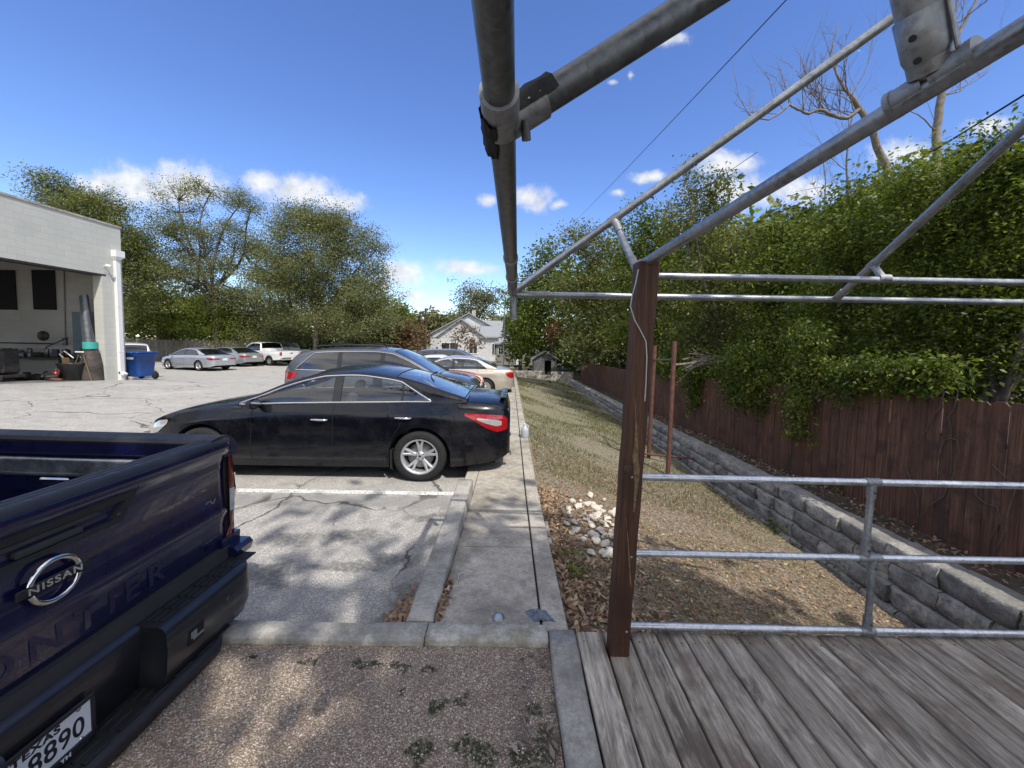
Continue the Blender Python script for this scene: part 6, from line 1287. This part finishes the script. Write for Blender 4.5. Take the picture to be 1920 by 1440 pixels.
# --- bare dead trees against the sky
def bare(name,label,main,y,r0,twn,seed,base):
    rg=random.Random(seed); t=thing(name,label,'tree',base); m=MB(); o=Vector(base); allp=[]
    for li,(pl,ra,rb) in enumerate(main):
        pts=[at(px,py,y=y+dy)-o for px,py,dy in pl]; 
        fine=[]
        for a_,b_ in zip(pts[:-1],pts[1:]):
            for i in range(3): fine.append(a_.lerp(b_,i/3)+Vector((rg.uniform(-1,1),rg.uniform(-1,1),rg.uniform(-1,1)))*.012)
        fine.append(pts[-1]); n=len(fine); rad=[ra+(rb-ra)*i/(n-1) for i in range(n)]
        m.tube(fine,rad,8); allp+= [(p_,r_,(fine[min(i+1,n-1)]-fine[max(i-1,0)]).normalized()) for i,(p_,r_) in enumerate(zip(fine,rad)) if r_<.05]
    m.build('trunk',BKd,t); tw=MB()
    def twig(p_,d,l,r_,lev):
        n=5; pts=[p_]; dd=d.copy()
        for i in range(n):
            dd=(dd+Vector((rg.uniform(-1,1),rg.uniform(-1,1),rg.uniform(-.5,1)))*.22).normalized(); pts.append(pts[-1]+dd*l/n)
        tw.tube(pts,[r_*(1-.75*i/n) for i in range(n+1)],4,False)
        if lev>0:
            for i in (1,2,3,4):
                if rg.random()<.75: twig(pts[i],(dd+Vector((rg.uniform(-1,1),rg.uniform(-1,1),rg.uniform(-.4,.9)))*.8).normalized(),l*rg.uniform(.35,.6),r_*.55,lev-1)
    for k in range(twn):
        p_,r_,d=rg.choice(allp); up=Vector((rg.uniform(-.7,.5),rg.uniform(-.5,.5),rg.uniform(.1,1))).normalized(); twig(p_,(up*.8+d*.3).normalized(),rg.uniform(.35,1.0),min(.012,r_*.5),2)
    tw.build('twigs',BKd,t); return t
yb=7.6
bare('bare_tree','dead bare tree with a crooked limb reaching left over the thicket',[([(1690,420,0),(1668,330,0),(1652,290,0),(1632,240,0),(1610,200,0),(1596,180,0)],.075,.04),([(1612,205,0),(1590,222,0),(1560,215,.1),(1535,205,.1),(1515,215,.1),(1495,205,.1),(1482,195,.1),(1462,212,.1),(1440,225,.1),(1405,215,.1)],.036,.012),([(1596,180,0),(1584,168,0),(1570,140,0),(1558,110,.1),(1562,80,.1),(1572,45,.1)],.03,.008),([(1535,205,.1),(1538,175,.1),(1515,165,.2),(1495,140,.2)],.018,.006),([(1405,215,.1),(1385,180,.1),(1375,125,.1)],.010,.003),([(1596,180,0),(1620,140,0),(1640,80,0)],.014,.004)],yb,.07,46,5,(at(1700,700,y=yb).x,yb,-.7))
yb=6.6
bare('bare_tree','upright dead bare trunk with fine twigs, right of the crooked dead tree',[([(1752,420,0),(1756,280,0),(1760,220,0),(1767,165,0),(1772,120,0)],.06,.045),([(1772,120,0),(1800,60,0),(1830,0,0),(1850,-70,0)],.03,.01),([(1772,120,0),(1776,60,0),(1790,-20,0)],.026,.01),([(1758,250,0),(1720,215,0),(1695,200,0)],.012,.004),([(1765,180,0),(1800,170,.1),(1850,130,.1),(1900,70,.1)],.014,.004),([(1768,140,0),(1740,120,0),(1700,70,0)],.012,.003)],yb,.06,40,11,(at(1750,700,y=yb).x,yb,-.7))
yb=9.0
bare('bare_tree','slim bare sapling rising from the thicket below the crooked dead tree',[([(1585,430,0),(1590,370,0),(1587,300,0),(1590,255,0),(1600,215,0)],.03,.012),([(1590,370,0),(1550,350,0),(1490,360,0)],.012,.003),([(1588,320,0),(1550,290,0),(1530,250,0)],.010,.003),([(1545,400,0),(1548,340,0),(1540,280,0)],.02,.006)],yb,.03,34,21,(at(1585,700,y=yb).x,yb,-.7))
# ------------------------------------------------------------------ grass, litter, stones
n=52000; y=RNG.uniform(0,1,n)**1.6*22+2.2; x=.42+RNG.uniform(0,1,n)*(x_wall(y)-1.0)
pat=lawn_wob(x,y,.35)+lawn_wob(y*1.3,x,.9)*.6+RNG.normal(size=n)*.8
dens=np.where(y<5.5,pat>1.9,pat>-.1)&~((x<1.25)&(y<4.6)&(y>2.3)&(pat<2.6)); x=x[dens];y=y[dens]; n=len(x)
h=RNG.uniform(.02,.065,n)*np.where(y<5,1.1,1.0)*(1+.03*y); a=RNG.uniform(0,2*np.pi,n); z=z_lawn(x,y); w=.0035*(1+.10*y)
ln=RNG.normal(size=(n,2))*.5; V=np.stack([np.stack([x-np.cos(a)*w,y-np.sin(a)*w,z],1),np.stack([x+np.cos(a)*w,y+np.sin(a)*w,z],1),np.stack([x+ln[:,0]*h,y+ln[:,1]*h,z+h],1)],1)
gm=leafmat('thin_lawn_grass',(.05,.062,.02),(.125,.125,.05),(.27,.24,.135),.2,.7)
tag(link('grass',quads_mesh('grass',V,np.clip(RNG.normal(.55,.25,n),0,1)),gm),'thin dry grass blades on the sloping lawn','grass',None,'stuff')
def litter(name,label,x,y,zf,size,mat,lift=.008,curl=.35,tn=(.5,.28)):
    n=len(x); z=zf(x,y)+lift+np.abs(RNG.normal(size=n))*lift; a=RNG.uniform(0,2*np.pi,n); L=size*RNG.uniform(.6,1.35,n)
    ax=np.stack([np.cos(a),np.sin(a),RNG.normal(size=n)*curl],1); ax/=np.linalg.norm(ax,axis=1,keepdims=True); up=np.stack([RNG.normal(size=n)*curl,RNG.normal(size=n)*curl,np.ones(n)],1); w=np.cross(up,ax); w/=np.linalg.norm(w,axis=1,keepdims=True); nr=np.cross(ax,w)
    p=np.stack([x,y,z],1); L=L[:,None]
    V=np.stack([p-ax*L*.5,p-ax*L*.1+w*L*.2+nr*L*.07,p+ax*L*.5,p-ax*L*.1-w*L*.2+nr*L*.07],1)
    tag(link(name,quads_mesh(name,V,np.clip(RNG.normal(tn[0],tn[1],n),0,1)),mat),label,None,None,'stuff')
LB=leafmat('dead_leaf_brown',(.11,.07,.045),(.28,.175,.105),(.52,.39,.26),.12,.7)
n=13000; y=RNG.uniform(1.9,7.2,n); x=.42+RNG.uniform(0,1,n)**1.2*3.6; k=RNG.uniform(0,1,n)<np.where(y<4.8,.9,.35); 
litter('fallen_leaves','brown fallen leaves scattered on the lawn below the deck',x[k],y[k],z_lawn,.042,LB,.006)
n=2300; y=RNG.uniform(2.2,5.0,n); x=.37+np.abs(RNG.normal(size=n))*.38; k=(x<2)&~((x>.62)&(x<1.3)&(y>3.3)&(y<4.9)&(RNG.uniform(0,1,n)<.75)); litter('fallen_leaves','thick rust brown leaf drift along the sidewalk edge',x[k],y[k],z_lawn,.055,LB,.02,.5,(.6,.25))
# drift caught in the kerb corner
p=at(765,1172,z=-.30); n=300; r1=np.abs(RNG.normal(size=n)); x=-.585-r1*.10; y=2.26+RNG.uniform(-.16,.55,n)*(.4+.6*RNG.uniform(0,1,n)); y=np.where(x<-.75,2.14+np.abs(RNG.normal(size=n))*.16,y)
p=at(790,1150,z=-.2); litter('leaf_drift','small drift of orange brown leaves in the kerb corner',x,y,lambda a,b_:-.12-.16*np.clip((-.58-a)/.35,0,1)-.12*np.clip((b_-2.2)/.5,0,1),.055,LB,.02,.5,(.6,.2))
n=90; litter('leaf_drift','few brown leaves between kerb and sidewalk',-.40+np.abs(RNG.normal(size=n))*.018,RNG.uniform(2.1,2.55,n),lambda a,b_:z_side(b_)+0*a,.045,LB,.01,.4,(.5,.2))
n=1500; y=RNG.uniform(2.5,12,n); x=x_wall(y)+RNG.uniform(0,.4,n); litter('fallen_leaves','dead leaves and twigs along the strip between stone wall and fence',x,y,z_terr,.055,LB,.02,.5)
n=46; litter('leaf_drift','loose grey brown leaves on the gravel by the deck border',RNG.uniform(.02,.22,n),RNG.uniform(.9,1.93,n),lambda a,b_:z_gravel(a)+0*b_,.045,leafmat('pale_dead_leaf',(.10,.08,.065),(.20,.165,.135),(.34,.29,.24),.1,.7),.006,.25)
# loose pebbles of the drive surface
n=5200; x=RNG.uniform(-1.6,.21,n); y=RNG.uniform(.75,1.94,n); z=z_gravel(x); r1=RNG.uniform(.0022,.0055,n)[:,None]
oc=np.array([[1,0,0],[0,1,0],[-1,0,0],[0,-1,0]]); P0=np.stack([x,y,z],1); ro=RNG.uniform(0,6.28,n); c_,s_=np.cos(ro),np.sin(ro)
rot=lambda v:np.stack([c_*v[0]*1.25-s_*v[1]*.8,s_*v[0]*1.25+c_*v[1]*.8,np.zeros(n)],1)
ring=[P0+rot(v)*r1 for v in oc]; tp=P0+np.array([0,0,1])*r1*.7
V=np.concatenate([np.stack([ring[i],ring[(i+1)%4],tp],1) for i in range(4)]); pm_=leafmat('loose_pebble',(.16,.12,.10),(.34,.27,.22),(.66,.62,.56),0,.7)
tag(link('loose_gravel',quads_mesh('loose_gravel',V,np.tile(np.clip(RNG.normal(.5,.28,n),0,1),4)),pm_),'loose pebbles lying on the gravel drive','gravel',None,'stuff')
# white rocks
import bmesh
RK=plain('white_limestone_rock',(.56,.52,.45),.85,var=.25,scale=9,bump=.5,bscale=30); protos=[]
def rockmesh(k):
    bm=bmesh.new(); bmesh.ops.create_icosphere(bm,subdivisions=2,radius=1); rg=random.Random(k)
    dirs=[Vector((rg.uniform(-1,1),rg.uniform(-1,1),rg.uniform(-1,1))).normalized() for _ in range(9)]; cuts_=[rg.uniform(.55,.85) for _ in dirs]
    for v in bm.verts:
        for d,c in zip(dirs,cuts_):
            q=v.co.dot(d)
            if q>c: v.co-=d*(q-c)
        v.co.z*=.62; v.co.x*=1.15
    me=bpy.data.meshes.new('rock'); bm.to_mesh(me); bm.free(); me.materials.append(RK); return me
rms=[rockmesh(k) for k in range(6)]; rg=random.Random(2)
rp=[(1075,965),(1090,955),(1108,945),(1120,958),(1100,972),(1085,985),(1122,975),(1137,962),(1132,985),(1110,990),(1095,1002),(1128,1002),(1143,992),(1118,1012),(1135,1020),(1108,1028),(1142,1034),(1068,980),(1128,945),(1098,938),(1145,950),(1080,945),(1062,958),(1149,1012),(1115,962),(1092,972),(1126,966),(1140,975),(1104,958),(1120,1000),(1139,1005),(1150,975),(1112,978),(1130,1035),(1072,948),(1146,1042)]
for k,(px,py) in enumerate(rp+rp):
    px+=rg.uniform(-9,9); py+=rg.uniform(-10,12); p=at(px,py,z=-.62)
    for _ in range(4): p=at(px,py,z=float(z_lawn(min(max(p.x,.4),4),p.y))+.03)
    o=bpy.data.objects.new('rock',rms[k%6]); COL.objects.link(o); s=rg.choice((.022,.03,.035,.04,.05,.065)); o.location=p; o.scale=(s,s,s); o.rotation_euler=(rg.uniform(-.3,.3),rg.uniform(-.3,.3),rg.uniform(0,6))
    tag(o,'white limestone rock in the loose pile among brown leaves beside the sidewalk','rock','white rocks beside the sidewalk')
# ground weeds by the wall foot
def weed(label,px,py,n,spread,size,mat='privet',zf=None,y=None):
    p=at(px,py,y=y) if y else at(px,py,z=-1.3)
    if not y:
        for _ in range(5): p=at(px,py,z=float(z_lawn(min(max(p.x,.4),4.2),p.y)))
    x0,y0=p.x,p.y; zz=(zf or z_lawn)
    z0=float(zz(x0,y0)); t=thing('weed_clump',label,'weeds',(x0,y0,z0)); C=np.stack([RNG.normal(size=n)*spread,RNG.normal(size=n)*spread,np.abs(RNG.normal(size=n))*.06+.03],1)
    m=MB()
    for k in range(8): limb(m,(0,0,-.02),C[k%n],.006,.003,.1,4,rg)
    m.build('stems',BK,t); leaves('foliage',C,.045,12,size,LM[mat],t,.55,.1)
weed('dark green weeds at the foot of the stone wall below the railing',1590,1050,70,.30,.05)
weed('small green weed clump nearer the deck by the stone wall',1640,1100,34,.18,.05)
weed('sparse green weeds on the lawn left of the stone wall',1470,1000,22,.16,.045)
for lb,px,py,y in (('leafy weeds growing along the fence foot right of the baluster',1690,990,5.05),('green weeds on top of the stone wall left of the baluster',1590,935,5.7),('low weeds at the fence foot near the right edge',1830,1030,4.5),('straggling weeds on the strip behind the stone wall right of the rusty pipes',1430,870,8.0),('weeds behind the stone wall between the rusty pipes and the baluster',1530,915,6.6)):
    weed(lb,px,py,26,.11,.055,'bright',lambda a,b_:float(z_terr(a,b_))+.02,y)
weed('grass tuft beside the sidewalk in the leaf drift',1078,1075,9,.05,.04,'bright')
# ------------------------------------------------------------------ small litter
p=at(984,806,z=-.2); p=at(984,820,z=float(z_side(6.9))); jg=thing('water_jug','cloudy plastic water jug standing on the sidewalk joint','jug',(p.x,p.y,float(z_side(p.y))))
JM=plain('milky_plastic',(.40,.45,.50),.3,var=.08); m=MB(); m.lathe([(0,.0),(.066,0),(.074,.015),(.074,.13),(.066,.16),(.035,.21),(.022,.225),(.022,.25),(0,.25)],20,'z'); m.build('body',JM,jg); MB().tube([(.05,0,.175),(.075,0,.20),(.06,0,.225),(.02,0,.235)],.011,8).build('handle',JM,jg); MB().lathe([(0,.262),(.022,.262),(.024,.244),(.02,.244)],16,'z').build('cap',M['white_paint'],jg)
p=at(933,1189,z=-.02); p.y=2.155; t=thing('bottle_cap','round grey metal lid lying on the kerb end of the sidewalk','lid',(p.x,p.y,float(z_side(p.y)))); MB().lathe([(0,.014),(.024,.015),(.031,.011),(.036,.0)],22,'z').build('shell',M['galv'],t); MB().lathe([(0,.0165),(.018,.0165),(.021,.0145)],16,'z').build('disc',plain('pale_blue_disc',(.35,.42,.50),.35),t)
p=at(1008,1172,z=-.02); p.y+=.10; t=thing('crumpled_wrapper','crumpled dark grey plastic wrapper on the sidewalk','litter',(p.x,p.y,float(z_side(p.y))),.5)
P_=[]; rg=random.Random(6)
for i in range(12): P_.append([(-.055+i*.0105+rg.uniform(-.004,.004),-.06+j*.012+rg.uniform(-.004,.004)-.05*(i/11)**2,.004+rg.uniform(0,.014)*math.sin(math.pi*i/11)) for j in range(10) if True])
MB().grid(np.array(P_),0,False).build('film',plain('grey_wrapper_film',(.13,.15,.18),.35,.1,var=.4,scale=40),t)
p=at(865,1083,z=-.05); m=MB(); m.tube([p+Vector((math.cos(a)*.03*(1-a/9),math.sin(a)*.05,.006)) for a in np.linspace(0,4.2,14)],.003,5); tag(m.build('string_loop',M['wire']),'small loop of pale string on the sidewalk slab','string')
for px,py,lb,mt in ((1367,1200,'scrap of pink paper on the soil behind the deck edge','redlens'),(1512,1196,'crumpled white tissue on the soil behind the deck edge','white_paint')):
    p=at(px,py,y=2.25); P_=[[(i*.012+rg.uniform(-.004,.004),j*.01,rg.uniform(0,.014)) for j in range(5)] for i in range(6)]; t=tag(MB().grid(np.array(P_),0,False).build('paper_scrap',plain('scrap_paper',(.62,.56,.56) if mt=='redlens' else (.7,.7,.7),.8)),lb,'litter'); t.location=(p.x-.03,2.06,-.02)
# leaning board against the sidewalk edge
a=at(1030,945,x=.40); b_=at(1050,985,x=.46); m=MB(); m.box((0,0,0),(.035,.42,.22),(0,-.22,0),bev=.005); o=m.build('concrete_slab',M['walk']); o.location=(.40,float(a.y)-.15,float(z_side(a.y))-.15); tag(o,'grey slab leaning against the sidewalk edge by the leaf drift','slab')
